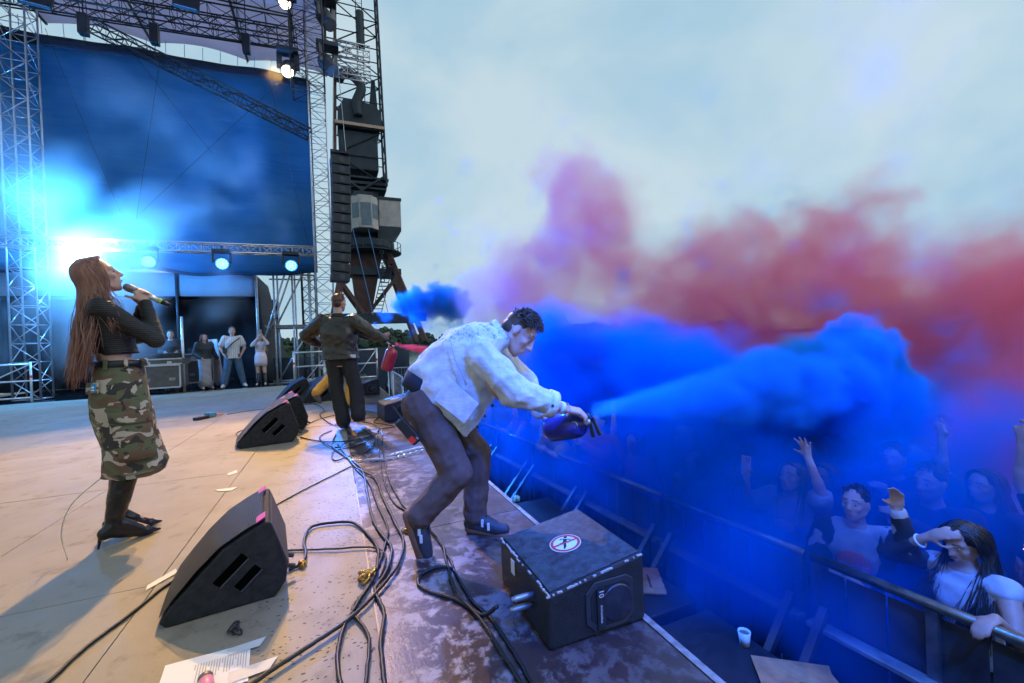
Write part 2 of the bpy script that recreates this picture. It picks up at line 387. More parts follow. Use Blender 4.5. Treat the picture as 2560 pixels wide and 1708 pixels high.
# ------------------------------------------------------------------ roof tarpaulin and scrim
def cloth_grid(name, fn, nu, nv, mat, parent=None):
    vs = [fn(i / nu, j / nv) for j in range(nv + 1) for i in range(nu + 1)]
    fs = [(j * (nu + 1) + i, j * (nu + 1) + i + 1, (j + 1) * (nu + 1) + i + 1, (j + 1) * (nu + 1) + i) for j in range(nv) for i in range(nu)]
    o = MB().add(vs, fs).build(name, mat, parent, True); s = o.modifiers.new('thick', 'SOLIDIFY'); s.thickness = .008; return o
def mat_scrim():
    m = bpy.data.materials.new('mesh_scrim'); t = NT(m); P = t.n('ShaderNodeNewGeometry').outputs['Position']
    weave = t.noise(t.n('ShaderNodeMapping', Vector=P, Scale=(.9, 1, 22)).outputs[0], 1.6, 5, .65)
    big = t.noise(t.n('ShaderNodeMapping', Vector=P, Scale=(.3, 1, .7)).outputs[0], 1.2, 3, .5)
    f = t.math('ADD', t.math('MULTIPLY', weave, .6), t.math('MULTIPLY', big, .5))
    c = t.ramp(f, (.35, (.035, .19, .42)), (.72, (.15, .42, .68)))
    d = t.n('ShaderNodeBsdfDiffuse', Color=c).outputs[0]; tr = t.n('ShaderNodeBsdfTranslucent', Color=t.mix(.5, c, (.14, .46, .88))).outputs[0]
    a = t.n('ShaderNodeMixShader', _0=.7, _1=d, _2=tr).outputs[0]
    t.out(t.n('ShaderNodeMixShader', _0=t.math('MULTIPLY', t.sm(f, .4, .8), .14), _1=a, _2=t.n('ShaderNodeBsdfTransparent', Color=(1, 1, 1, 1)).outputs[0]).outputs[0]); return m
def build_scrim():
    t = thing('scrim', 'large blue mesh scrim closing the far side of the stage', 'scrim', (-5, 15.95, 3.6))
    scr = mat_scrim(); band = M('dark_hem_band', (.02, .03, .06), .8, 0, .2, 2)
    w = lambda u: .06 * math.sin(u * 19) + .035 * math.sin(u * 47 + 1)
    top = lambda u: 6.42 + .035 * math.sin(u * 9 + .5) + .02 * math.sin(u * 23)
    bot = lambda u: .06 * math.sin(u * 14) + .04 * math.sin(u * 33)
    cloth_grid('mesh_cloth', lambda u, v: (-7.5 + 12.1 * u, w(u) * (1 - .3 * v) + .05 * math.sin(v * 7 + u * 5), bot(u) * (1 - v) + top(u) * v), 80, 20, scr, t)
    cloth_grid('hem_band', lambda u, v: (-7.5 + 12.1 * u, -.05 + w(u) * .7, top(u) - .12 + .32 * v), 80, 3, band, t)
    cloth_grid('lower_hem', lambda u, v: (-7.5 + 12.1 * u, -.04 + w(u), bot(u) - .03 + .1 * v), 80, 2, band, t)
    for i in range(26):
        u = (i + .5) / 26; x = -7.5 + 12.1 * u
        MB().bar((x, -.05, top(u) + .2), (x + .05, -.2, top(u) + .5), .008, 4).build('tie_rope', M('rope', (.35, .36, .38), .8), t)
build_scrim()
def build_roof():
    t = thing('roof_tarpaulin', 'lavender roof tarpaulin seen from below at the top left', 'tarpaulin', (-4.2, 8, 12.6))
    tm = M('roof_fabric', (.62, .60, .76), .8, 0, .06, .6, trans=.8)
    for i, (x0, x1) in enumerate(((-4.4, -1.5), (-1.48, 1.5), (1.52, 4.35))):
        cloth_grid('tarpaulin_sheet', lambda u, v: (x0 + (x1 - x0) * u, -11 + 22.4 * v, .22 * math.sin(math.pi * u) + .05 * math.sin(v * 30)), 10, 40, tm, t)
    for x in (-4.4, -1.49, 1.51, 4.35): MB().bar((x, -11, -.08), (x, 11.4, -.08), .045, 8).build('purlin', alu_dark, t, True)
build_roof()
for i, (a, b, lab) in enumerate((
    ((-6.9, 15.5, 10.1), (-5.2, 15.5, 4.3), 'thin dark stay wire hanging at the left half of the scrim'),
    ((-5.2, 15.5, 10.1), (-3.2, 15.5, 7.2), 'thin dark stay wire slanting towards the scrim centre'),
    ((-4.4, 15.5, 9.7), (-5.2, 15.45, 4.3), 'near vertical thin wire at the middle of the scrim'),
    ((-1.1, 15.4, 9.9), (-5.0, 15.45, 5.2), 'long slanting thin wire running down from the lower warm lamp'),
    ((-1.6, 15.4, 9.9), (-.6, 15.5, 4.3), 'thin wire near the right border of the scrim'))):
    o = MB().bar(a, b, .006, 5).build('stay_wire', alu_dark); setp(o, lab, 'wire', 'stay wires in front of the scrim')

# ------------------------------------------------------------------ stage lamps
def wash_head(loc, aim, label, lens_mat, lit_mat):
    L = Vector(loc); t = thing('wash_lamp', label, 'stage lamp', loc, 0, 'blue wash lamps under the slim truss')
    d = (Vector(aim) - L).normalized(); x, y, _ = MB.frame(d)
    MB().lathe([(.08, -.3), (.17, -.27), (.2, -.15), (.205, -.02), (.19, .0)], (0, 0, 0), d, 24).build('lamp_head', black_plas, t, True)
    face = MB().lathe([(.178, .0), (.178, .006)], (0, 0, 0), d, 24).build('lens', lens_mat, t)
    k = 0
    for rr, cnt in ((0, 1), (.062, 6), (.122, 12)):
        for i in range(cnt):
            a = 2 * math.pi * i / max(cnt, 1) + rr; c = x * (rr * math.cos(a)) + y * (rr * math.sin(a)) + d * .006
            MB().lathe([(.0275, 0), (.0275, .004)], c, c + d, 10).build('led_cell', lit_mat, face)
    for s in (-1, 1): MB().beam(x * (s * .22) + Vector((0, 0, .02)), x * (s * .22) + Vector((0, 0, .34)), .06, .05, d).build('yoke_arm', black_plas, t, bevel=.01)
    MB().box((0, 0, .37), (.46, .3, .1)).build('yoke_base', black_plas, t, bevel=.015)
    MB().bar((0, 0, .42), (0, 0, .55), .03, 8).build('clamp', alu_dark, t)
    return t
blue_cell = glow('blue_led_cell', (.30, .72, 1.0), 3.2); blue_lens = glow('blue_led_lens', (.03, .35, 1.0), 1.6)
white_cell = glow('white_led_cell', (.75, .93, 1.0), 14)
for x, lab in ((-4.73, 'blue wash lamp nearest the singer on the slim truss'), (-2.97, 'middle blue wash lamp on the slim truss'), (-1.13, 'blue wash lamp on the slim truss closest to the tower')):
    wash_head((x, 15.05, 3.74), (-.6, 3, 1.0), lab, blue_lens, blue_cell)
wash_head((-6.28, 15.05, 3.58), (-.6, 1.0, 1.2), 'dazzling wash lamp behind the singer head', white_cell, white_cell)

warm_lens = glow('warm_lamp_lens', (1.0, .86, .55), 9)
def spot_lamp(loc, aim, label, lit, s=1.0):
    t = thing('spot_lamp', label, 'stage lamp', loc, 0, 'spot lamps on the lattice sleeve'); L = Vector(loc)
    d = (Vector(aim) - L).normalized(); x, y, _ = MB.frame(d); h = M('lamp_housing', (.06, .065, .08), .45, .2, .2, 10)
    MB().lathe([(.1 * s, -.62 * s), (.2 * s, -.58 * s), (.22 * s, -.3 * s), (.2 * s, -.2 * s), (.2 * s, 0), (.185 * s, .02 * s)], (0, 0, 0), d, 24).build('lamp_body', h, t, True)
    MB().lathe([(.17 * s, .0), (.17 * s, .026 * s)], (0, 0, 0), d, 24).build('lens', warm_lens if lit else M('dark_lens', (.2, .24, .3), .08, 0, .1), t)
    for q in (-1, 1): MB().beam(x * (q * .25 * s) - d * (.25 * s), x * (q * .25 * s) - d * (.3 * s) + Vector((0, 0, .5 * s)), .07 * s, .16 * s, x).build('yoke_arm', h, t, bevel=.01)
    MB().box(-d * (.3 * s) + Vector((0, 0, .55 * s)), (.62 * s, .42 * s, .14 * s)).build('yoke_base', h, t, bevel=.02)
    for k in range(4): MB().ring(-d * (.3 + .06 * k) * s, d, .221 * s, .008 * s, 20, 4).build('cooling_fin', h, t)
    return t
LAMP1, LAMP2 = (-1.0, 15.0, 12.0), (-1.0, 15.0, 9.85)
spot_lamp(LAMP1, (-1.2, 4.2, 0), 'lit warm spot lamp at the very top of the picture', True)
spot_lamp(LAMP2, (-1.6, 4.5, 0), 'lit warm spot lamp lower on the sleeve above the scrim corner', True)
spot_lamp((.3, 15.1, 11.7), (6, 8, -1), 'upper dark lamp on the tower facing the crowd', False, 1.1)
spot_lamp((.32, 15.1, 10.2), (6, 8, -1), 'lower dark lamp on the tower facing the crowd', False, 1.1)
for i, (x, z, lab) in enumerate(((-8.3, 10.4, 'leftmost flat panel lamp under the roof truss'), (-6.7, 10.35, 'square flat panel lamp hanging below the roof truss'), (-3.5, 11.1, 'dark lamp hanging from the middle of the roof truss'))):
    t = thing('panel_lamp', lab, 'stage lamp', (x, 14.7, z), 0, 'flat lamps on the roof truss')
    MB().box((0, 0, 0), (.62, .12, .5), (R(-25), 0, R(6))).build('panel_frame', alu_dark, t, bevel=.02)
    MB().box((0, -.065, -.03), (.52, .01, .4), (R(-25), 0, R(6))).build('lens', M('panel_lens', (.35, .38, .55), .3, 0, .1), t)
    MB().bar((0, .05, .2), (0, .3, .7), .03, 6).build('clamp', alu_dark, t)
for i, (x, y, z) in enumerate(((-4.35, 15.0, 10.2), (-2.1, 15.0, 10.45), (-5.9, 15.0, 10.1))):
    o = MB().box((0, 0, 0), (.2, .2, .55)).bar((0, 0, .2), (0, 0, 2.3), .018, 5).bar((0, 0, -.2), (0, 0, -.6), .012, 5).build('chain_hoist', black_plas, bevel=.02); o.location = (x, y, z)
    setp(o, ['black chain hoist at the middle of the roof truss', 'black chain hoist near the right end of the roof truss', 'black chain hoist at the left part of the roof truss'][i], 'hoist', 'chain hoists on the roof truss')

# ------------------------------------------------------------------ line array
def line_array():
    t = thing('line_array', 'tall black column of hanging loudspeakers beside the silver tower', 'loudspeaker', (.42, 14.9, 7.3))
    cab = M('speaker_black', (.02, .022, .03), .5, 0, .3, 8); hornm = M('horn_grey', (.05, .055, .065), .4, 0, .2)
    z = 0; x = 0; tilt = 0; face = Matrix.Rotation(R(8), 3, 'Z')
    for i in range(13):
        tilt = .1 * (i / 12) ** 2; h = .315
        c = Vector((x, 0, z - h / 2)); rot = face @ Matrix.Rotation(tilt, 3, 'Y')
        b = MB().prism([(-.27, -h / 2 + .012), (.27, -h / 2 + .03), (.27, h / 2 - .03), (-.27, h / 2 - .012)], c + rot @ Vector((0, -.2, 0)), rot @ Vector((1, 0, 0)), rot @ Vector((0, 0, 1)), rot @ Vector((0, 1, 0)), .5).build('cabinet', cab, t, bevel=.012)
        MB().lathe([(.105, 0), (.1, -.012), (.05, -.004), (.05, .0)], c + rot @ Vector((.02, -.215, 0)), c + rot @ Vector((.02, -1, 0)), 6).build('horn', hornm, b)
        MB().box(c + rot @ Vector((.02, -.225, 0)), (.02, .012, .14), rot).build('horn_slot', M('horn_slot', (.14, .15, .17), .5), b)
        x -= .012 * i / 6; z -= h
    MB().box((0, 0, .08), (.56, .5, .08)).build('flying_frame', alu_dark, t)
    for s in (-.2, .2): MB().bar((s, 0, .1), (s * .3, .2, 3.3), .012, 5).build('lifting_chain', steel, t)
line_array()

# ------------------------------------------------------------------ wing tent, scaffold, rails behind
def wing():
    t = thing('wing_tent', 'dark side tent with a pale fascia band behind the standing onlookers', 'tent', (-5, 17, 0))
    pale = M('pale_fascia', (.42, .43, .50), .8, 0, .1, 1.5, trans=.15); darkc = M('dark_curtain', (.025, .028, .04), .9, 0, .3, 1.5, .3, 4)
    cloth_grid('fascia_band', lambda u, v: (-6 + 8.62 * u, .02 * math.sin(u * 40), 2.98 + .76 * v), 40, 3, pale, t)
    cloth_grid('back_curtain', lambda u, v: (-6 + 8.9 * u, 3.2 + .08 * math.sin(u * 60), 3.2 * v), 90, 3, darkc, t)
    cloth_grid('left_curtain', lambda u, v: (-6 + .05 * math.sin(u * 20), 3.2 * u, 3.7 * v), 20, 3, darkc, t)
    cloth_grid('ceiling_cloth', lambda u, v: (-6 + 8.6 * u, 3.2 * v, 3.7 - .5 * v), 10, 4, darkc, t)
    cloth_grid('side_flap', lambda u, v: (2.62 + (1 - v) * .72 * (.3 + .7 * u), .1 + 2.9 * u, 3.72 * v), 14, 8, darkc, t)
    for x in (-6, -1.6, .38, 2.62): MB().bar((x, -.06, .02), (x, -.06, 3.95), .045, 8).build('tent_pole', alu_dark if x != 2.62 else steel, t, True)
wing()
def scaffold():
    t = thing('scaffold', 'scaffold of steel tubes between the tent and the silver tower', 'scaffold', (-1.3, 16.5, GZ))
    for x in (-.45, .1, .6):
        for y in (-.5, .6): MB().bar((x, y, 0), (x, y, 5.6), .03, 8).build('standard', steel, t, True)
    for z in (1.6, 3.45, 5.2):
        for y in (-.5, .6): MB().bar((-.7, y, z), (.8, y, z), .028, 8).build('ledger', steel, t, True)
    for a, b in (((-.45, -.5, 3.4), (.6, -.5, 5.6)), ((-.45, -.5, 1.6), (.6, -.5, 3.4)), ((-.7, -.55, 3.0), (.2, -.55, 5.6)), ((-.9, -.6, 2.6), (-.1, -.6, 5.2))): MB().bar(a, b, .028, 8).build('diagonal', steel, t, True)
    MB().box((0, 0, 3.5), (1.5, 1.1, .05)).build('plank_deck', M('scaffold_plank', (.2, .17, .14), .8), t)
scaffold()
def railing(loc, rz, w, label, tape=True):
    t = thing('guard_rail', label, 'railing', loc, rz, 'guard rails at the back of the stage')
    for x in (0, w): 
        p = MB().bar((x, 0, 0), (x, 0, 1.02), .028, 8).build('post', alu, t, True)
        if tape: MB().bar((x, 0, .62), (x, 0, .69), .03, 8).build('red_tape', M('red_tape', (.6, .06, .04), .5), p)
    for z in (.98, .55, .12): MB().bar((0, 0, z), (w, 0, z), .024, 8).build('rail', alu, t, True)
    MB().bar((w * .3, 0, .12), (w, 0, .98), .018, 6).build('brace', alu, t, True)
railing((-1.12, 14.4, .02), R(3), 1.0, 'silver guard rail left of the man with the red extinguisher')
railing((.35, 14.2, .02), R(-4), .9, 'silver guard rail right of the man with the red extinguisher')
railing((-9.5, 14.9, .02), 0, 2.3, 'guard rail in the haze behind the singer', True)
o = MB().bar((0, 0, 0), (0, 0, 2.15), .035, 10).build('scaffold_pole', alu, None, True); o.location = (-3.98, 14.9, .02); setp(o, 'lone upright silver pole beside the flight case', 'pole')
MB().bar((0, 0, .8), (0, 0, .9), .037, 10).build('red_tape', M('red_tape', (.6, .06, .04), .5), o)

# ------------------------------------------------------------------ harbour crane across the quay
def crane():
    Y = 55; t = thing('harbour_crane', 'old rusty harbour crane towering beside the silver tower', 'crane', (4, Y, GZ)); O = Vector((4, Y, GZ))
    cs = M('crane_steel', (.028, .038, .052), .7, .1, .35, .8); rust = M('crane_rust', (.095, .05, .045), .8, 0, .4, .9); cream = M('crane_cream', (.42, .38, .36), .7, 0, .2, 1.2); gl = M('crane_glass', (.10, .14, .18), .15, 0, .2, 1)
    P = lambda x, z, y=0: Vector((x, Y + y, z)) - O
    # jib: four chords rising out of view
    chords = []
    for sx, (x0, x1) in ((0, (.9, 2.3)), (1, (6.75, 6.3))):
        for y in (-1.3, 1.3):
            MB().bar(P(x0, 20.5, y), P(x1, 58, y * .7), .2 if sx == 0 else .14, 6).build('jib_chord', rust if (sx == 0 and y < 0) else cs, t)
    mb = MB(); zs = [20.5 + 3.3 * i for i in range(12)]
    lerp = lambda z, a, b: a + (b - a) * (z - 20.5) / 37.5
    for i, z in enumerate(zs[:-1]):
        z2 = zs[i + 1]
        for y in (-1.3, 1.3):
            mb.bar(P(lerp(z, .9, 2.3), z, y), P(lerp(z, 6.75, 6.3), z, y), .07, 5)
            a, b = (lerp(z, .9, 2.3), lerp(z2, 6.75, 6.3)) if i % 2 else (lerp(z, 6.75, 6.3), lerp(z2, .9, 2.3)); mb.bar(P(a, z, y), P(b, z2, y), .08, 5)
        for x0, x1 in ((.9, 2.3), (6.75, 6.3)): mb.bar(P(lerp(z, x0, x1), z, -1.3), P(lerp(z2, x0, x1), z2, 1.3), .07, 5); mb.bar(P(lerp(z, x0, x1), z, -1.3), P(lerp(z, x0, x1), z, 1.3), .06, 5)
    mb.build('jib_lattice', cs, t)['kind'] = 'stuff'
    lad = MB()
    for x in (3.9, 4.6): lad.bar(P(x, 20, -.6), P(x + .2, 56, -.5), .05, 5)
    for i in range(58): lad.bar(P(3.9, 20.5 + i * .6, -.6), P(4.7, 20.5 + i * .6, -.6), .03, 4)
    lad.build('ladder', cs, t)
    MB().bar(P(4.4, 37, -1), P(4.4, 41.3, -1), .5, 10).build('counterweight', cs, t)
    # head house with levers
    MB().prism([(1.4, 27), (6.2, 27), (6.4, 29.5), (5.2, 30.2), (2.2, 30.4), (1.5, 29)], P(0, 0, -1.5), (1, 0, 0), (0, 0, 1), (0, 1, 0), 3).build('winch_house', cs, t, bevel=.1)
    MB().prism([(5.1, 29.8), (6.1, 29.8), (5.9, 33.4), (5.5, 33.6)], P(0, 0, -.8), (1, 0, 0), (0, 0, 1), (0, 1, 0), 1).build('lever_horn', cs, t)
    MB().tube(spline([P(1.7, 32.3, -1.6), P(2.6, 33.4, -1.6), P(4.2, 32, -1.6), P(3.6, 30, -1.6), P(3.7, 28.4, -1.6)], 6), .55, 8).build('cable_drum_hood', cs, t, True)
    MB().box(P(3.9, 27.3, -1.6), (5.6, .5, .35)).build('platform_edge', M('crane_plank', (.5, .34, .25), .8), t)
    MB().box(P(3.7, 24.5), (4.4, 2.4, 4.6)).build('upper_house', cs, t, bevel=.15)
    for i in range(3): MB().box(P(3.8, 21.3 - .6 * i), (6.4 - i * .3, 2.6, .22)).build('cross_beam', cs, t)
    for s in (-1, 1): MB().bar(P(3.8 + s * 2.6, 21.5, -1.4), P(3.8 - s * 1.2, 18.8, -1.4), .16, 6).build('knee_brace', cs, t)
    MB().prism([(1.5, 20.4), (5.8, 20.4), (5.5, 13.8), (2.1, 13.8)], P(0, 0, -.7), (1, 0, 0), (0, 0, 1), (0, 1, 0), 3).build('tower_body', cs, t, bevel=.1)
    # cabin
    cab = MB().prism([(2.5, -2.6), (3.3, -3.5), (4.7, -3.5), (5.45, -2.6), (5.45, -.8), (2.5, -.8)], P(0, 14.7), (1, 0, 0), (0, 1, 0), (0, 0, 1), 3.8).build('cabin', cream, t, bevel=.08)
    for a, b in (((2.5, -2.6), (3.3, -3.5)), ((3.3, -3.5), (4.7, -3.5)), ((4.7, -3.5), (5.45, -2.6))):
        a3, b3 = P(a[0], 16.75, a[1] - .02), P(b[0], 16.75, b[1] - .02); MB().beam(a3.lerp(b3, .1), a3.lerp(b3, .9), .06, 1.7).build('window_pane', gl, cab)
    MB().beam(P(3.5, 15.5, -3.53), P(4.6, 15.5, -3.53), .05, .9).build('window_pane', gl, cab)
    MB().box(P(3.9, 18.7, -2.4), (2.2, 1.6, .5)).build('cabin_roof', cs, t)
    # machine house
    mh = MB().box(P(6.9, 17.0, .5), (2.6, 5, 3.3)).build('machine_house', cream, t, bevel=.1)
    MB().box(P(6.9, 18.75, .5), (2.75, 5.2, .3)).build('house_roof', cs, mh)
    MB().prism([(5.4, 15.3), (8.15, 15.3), (8.15, 14.9), (7.0, 13.6), (5.4, 13.6)], P(0, 0, -2), (1, 0, 0), (0, 0, 1), (0, 1, 0), 5).build('house_underside', cs, t)
    MB().lathe([(3.0, 0), (3.1, .2), (3.1, .9), (2.6, 1.1)], P(4.4, 12.7), P(4.4, 20), 24).build('slewing_ring', cs, t)
    MB().lathe([(3.6, 0), (3.6, .12)], P(4.7, 12.4), P(4.7, 20), 24).build('walkway', cs, t)
    for i in range(20):
        a = 2 * math.pi * i / 20; MB().bar(P(4.7 + 3.6 * math.cos(a), 12.4, 3.6 * math.sin(a)), P(4.7 + 3.6 * math.cos(a), 13.5, 3.6 * math.sin(a)), .04, 5).build('walkway_post', cs, t)
    MB().ring(P(4.7, 13.5), (0, 0, 1), 3.6, .04, 24, 5).build('walkway_rail', cs, t)
    MB().prism([(2.1, 12.6), (6.0, 12.6), (4.4, 5.0), (2.8, 5.0)], P(0, 0, -1), (1, 0, 0), (0, 0, 1), (0, 1, 0), 2).build('king_post', rust, t, bevel=.08)
    for s, y in ((-1, -3), (1, -3), (-1, 3), (1, 3)):
        MB().beam(P(4.2 + s * 2.4, 12.3, y * .5), P(4.9 + s * 5.4, 1.5, y), .6, .6).build('portal_leg', rust, t)
    for y in (-2, 2):
        MB().beam(P(.3, 10.0, y * .7), P(8.0, 10.0, y * .7), .4, .8).build('portal_beam', cs, t)
        MB().beam(P(-.8, 4.4, y * 1.3), P(10.6, 4.4, y * 1.3), .5, 1.0).build('portal_beam', cs, t)
        MB().beam(P(.4, 9.8, y), P(3.7, 4.6, y), .4, .4).build('strut', rust, t); MB().beam(P(7.8, 9.8, y), P(3.7, 4.6, y), .4, .4).build('strut', rust, t)
    for i in range(7): MB().ring(P(5.6, 12 - .55 * i, -3.2), (1, 0, 0) if i % 2 else (0, 1, 0), .2, .06, 10, 5).build('chain_link', cs, t)
    for x in (3.1, 4.8): MB().bar(P(x - .6, 14.5, -3.6), P(x + 1.2, 4.6, -4), .04, 5).build('hoist_rope', M('blue_rope', (.05, .2, .5), .6), t)
    st = MB()
    for i in range(14): st.box(P(4.9 + .12 * i, 5 + .45 * i, -2.2), (.9, .5, .06))
    for s in (-.5, .5): st.bar(P(4.9 + s, 5, -2.4), P(6.6 + s, 11.4, -2.4), .05, 5)
    st.build('stairway', cs, t)
crane()

# ------------------------------------------------------------------ crowd barrier
BX = lambda y: 2.93 - .072 * y
def barriers():
    ang = math.atan(.072); steelb = M('barrier_steel', (.10, .11, .12), .45, .7, .35, 9); plate = M('barrier_plate', (.05, .052, .056), .5, .5, .4, 5)
    proto = None; n = 14; L = 1.22
    for i in range(n):
        y = -.6 + L * i
        if proto is None:
            t = thing('crowd_barrier', '', 'barrier', (0, 0, 0))
            MB().bar((0, .02, 1.24), (0, L - .02, 1.24), .028, 10).build('top_rail', M('worn_rail', (.16, .15, .12), .35, .8, .4, 14), t, True)
            for y0 in (.05, L / 2, L - .05): MB().beam((0, y0, .02), (0, y0, 1.22), .05, .05, (0, 1, 0)).build('upright', steelb, t)
            for k in range(6): MB().box((.012, L * (k + .5) / 6, .62), (.006, L / 6 - .012, 1.12)).build('infill_panel', plate, t)
            MB().box((-.05, L / 2, .84), (.09, L - .04, .03)).build('step_rail', M('step_rail', (.30, .29, .26), .5, .6, .3, 10), t, bevel=.005)
            for y0 in (.1, L - .1): MB().beam((-.02, y0, .95), (-.85, y0, .04), .045, .045, (0, 1, 0)).build('rear_strut', steelb, t)
            MB().box((-.44, L / 2, .02), (.9, L - .02, .035)).build('base_plate', plate, t)
            proto = t
        else: t = copy_tree(proto)
        t.location = (BX(y), y, GZ + .004); t.rotation_euler = (0, 0, ang)
        setp(t, ['steel crowd barrier section number cut by the lower right corner', 'steel crowd barrier section in front of the woman shading her head', 'steel crowd barrier section in front of the person in the red printed shirt', 'steel crowd barrier section in front of the person holding the pink phone', 'steel crowd barrier section in front of the hooded person'][i].replace(' number', '') if i < 5 else 'steel crowd barrier section, %s counted back from the lower right corner' % ('sixth', 'seventh', 'eighth', 'ninth', 'tenth', 'eleventh', 'twelfth', 'thirteenth', 'farthest')[i - 5], 'barrier', 'crowd barrier sections along the pit')
barriers()
# ------------------------------------------------------------------ light given off by the lit lamps, plus added blue crowd spots
WARM = (1.0, .58, .19); BLUE = (.02, .20, 1.0)
spot('warm_lamp_light', Vector(LAMP1) + Vector((0, -.25, -.2)), (-2.6, 5.2, 0), 8500, WARM, 30, .35, .15)
spot('warm_lamp_light', Vector(LAMP2) + Vector((0, -.25, -.2)), (-1.9, 3.0, 0), 7500, WARM, 34, .35, .15)
for x in (-4.73, -2.97, -1.13): spot('blue_lamp_light', (x, 14.85, 3.72), (.4, 3, 1.6), 250, BLUE, 100, .6, .15)
spot('blue_lamp_light', (-1.13, 14.8, 3.72), (3.0, 2.6, .1), 16000, BLUE, 30, .6, .15)
spot('backlight_lamp_light', (-6.26, 14.9, 3.6), (-4.4, 14.2, 8.6), 11000, (.04, .34, 1.0), 135, .7, .15)
def point(name, loc, power, color, r=.15):
    l = bpy.data.lights.new(name, 'POINT'); l.energy = power; l.color = color; l.shadow_soft_size = r
    o = bpy.data.objects.new(name, l); COL.objects.link(o); o.location = loc
point('backlight_lamp_light', (-6.28, 14.93, 3.58), 2000, (.05, .36, 1.0))
for z in (11.7, 10.2): spot('added_blue_crowd_light', (.5, 14.6, z - .3), (5.0, 2.6, -.6), 9000, BLUE, 36, .5, .2)  # added blue spots at the two unlit tower lamps, to tint the crowd

# front edge truss over the lip of the stage: two more wash lamps of the same kind aimed at the crowd
truss('front_truss', 'silver front truss above the stage lip carrying two blue wash lamps', (.9, -3.2, 6.4), (.9, 1.2, 6.4), .3, .3, alu)
for y, tx in ((-2.2, 3.6), (-.4, 3.9)):
    wash_head((.9, y, 5.85), (tx, 3.0, -.6), 'blue wash lamp on the front truss, %s one' % ('rear' if y < -1 else 'front'), blue_lens, blue_cell)
    d = (Vector((tx, 3.0, -.6)) - Vector((.9, y, 5.85))).normalized(); spot('blue_front_light', Vector((.9, y, 5.85)) + d * .1, (tx, 3.0, -.6), 4200, (.010, .13, 1.0), 62, .8, .15)

# ------------------------------------------------------------------ floor monitors
def mat_grille():
    m = bpy.data.materials.new('monitor_grille'); t = NT(m); O = t.n('ShaderNodeTexCoord').outputs['Object']
    w = t.n('ShaderNodeTexWave', {'bands_direction': 'Z'}, Vector=O, Scale=85.0).outputs[1]
    w2 = t.n('ShaderNodeTexWave', {'bands_direction': 'Y'}, Vector=O, Scale=110.0).outputs[1]
    h = t.math('MULTIPLY', w, w2)
    c = t.mix(t.sm(h, .2, .6), (.010, .010, .011), (.065, .06, .056))
    t.out(t.n('ShaderNodeBsdfPrincipled', Base_Color=c, Roughness=.55, Metallic=.2, Normal=t.n('ShaderNodeBump', Strength=.8, Distance=.004, Height=h).outputs[0]).outputs[0]); return m
grille = mat_grille(); mon_paint = M('monitor_paint', (.020, .020, .023), .65, 0, .5, 26, .5, 220, spec=.3); pink = M('pink_tape', (.75, .05, .22), .5, 0, .1)
mon_back = M('monitor_back', (.075, .065, .06), .6, 0, .25, 20, .3, 150)
def wedge(loc, rz, label, group='floor monitors', w=.6, s=1.0, tape=True):
    """local +x = back of the wedge (audience), profile in xz, width along y; sloped grille faces -x"""
    t = thing('floor_monitor', label, 'floor monitor', loc, rz, group)
    prof = [(-.40, .0), (-.43, .035), (-.38, .10), (-.12, .36), (.10, .475), (.125, .47), (.215, .17), (.20, .08), (.14, .0)]
    prof = [(a * s, b * s) for a, b in prof]; w *= s
    MB().prism(prof, (0, -w / 2, 0), (1, 0, 0), (0, 0, 1), (0, 1, 0), w).build('cabinet', mon_paint, t, bevel=.012 * s)
    # bulging grille on the slope
    pts = [(-.425, .045), (-.345, .145), (-.245, .26), (-.13, .365), (-.01, .432), (.10, .482)]; vs = []; fs = []
    nrm = (-.62, .78)
    for i, (a, b) in enumerate(pts):
        for j in range(7):
            v = j / 6; bu = .012 + .012 * math.sin(math.pi * v); vs.append(((a + nrm[0] * bu) * s, (-w / 2 + .018 + (w - .036) * v), (b + nrm[1] * bu) * s))
    fs = [(i * 7 + j, i * 7 + j + 1, (i + 1) * 7 + j + 1, (i + 1) * 7 + j) for i in range(5) for j in range(6)]
    MB().add(vs, fs).build('grille', grille, t, True)
    MB().prism([(.127 * s, .455 * s), (.135 * s, .45 * s), (.222 * s, .175 * s), (.212 * s, .175 * s)], (0, -w / 2 + .02, 0), (1, 0, 0), (0, 0, 1), (0, 1, 0), w - .04).build('back_panel', mon_back, t)
    # handle on the camera side (-y): flat plates, pocket shade and lit lip painted in
    q = Matrix.Rotation(R(-42), 3, 'Y')
    hm = M('pocket_shade', (.002, .002, .002), 1.0, spec=0.); lip = M('lit_handle_lip', (.07, .075, .09), .3)
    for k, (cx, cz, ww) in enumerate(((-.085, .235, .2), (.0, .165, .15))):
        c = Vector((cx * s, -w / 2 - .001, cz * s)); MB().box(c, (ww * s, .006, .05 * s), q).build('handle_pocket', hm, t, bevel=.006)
        MB().box(c + q @ Vector((0, -.003, -.028 * s)), (ww * s, .008, .006 * s), q).build('lit_handle_lip', lip, t)
    if tape:
        for y in (-w / 2 + .05, w / 2 - .05): MB().box((.078 * s, y, .488 * s), (.055 * s, .1 * s, .004), (0, R(-28), 0)).build('pink_tape', pink, t)
    for y in (-.12, .0): MB().bar((.2 * s, y, .09 * s), (.26 * s, y, .07 * s), .011, 8).build('cable_plug', black_rub, t)
    return t
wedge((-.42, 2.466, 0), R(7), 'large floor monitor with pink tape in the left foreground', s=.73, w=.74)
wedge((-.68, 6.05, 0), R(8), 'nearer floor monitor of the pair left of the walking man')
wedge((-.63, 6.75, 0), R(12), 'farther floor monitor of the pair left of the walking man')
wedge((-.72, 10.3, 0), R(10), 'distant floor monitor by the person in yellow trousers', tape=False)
wedge((-.30, 10.0, 0), R(20), 'distant floor monitor under the kicking foot', tape=False)

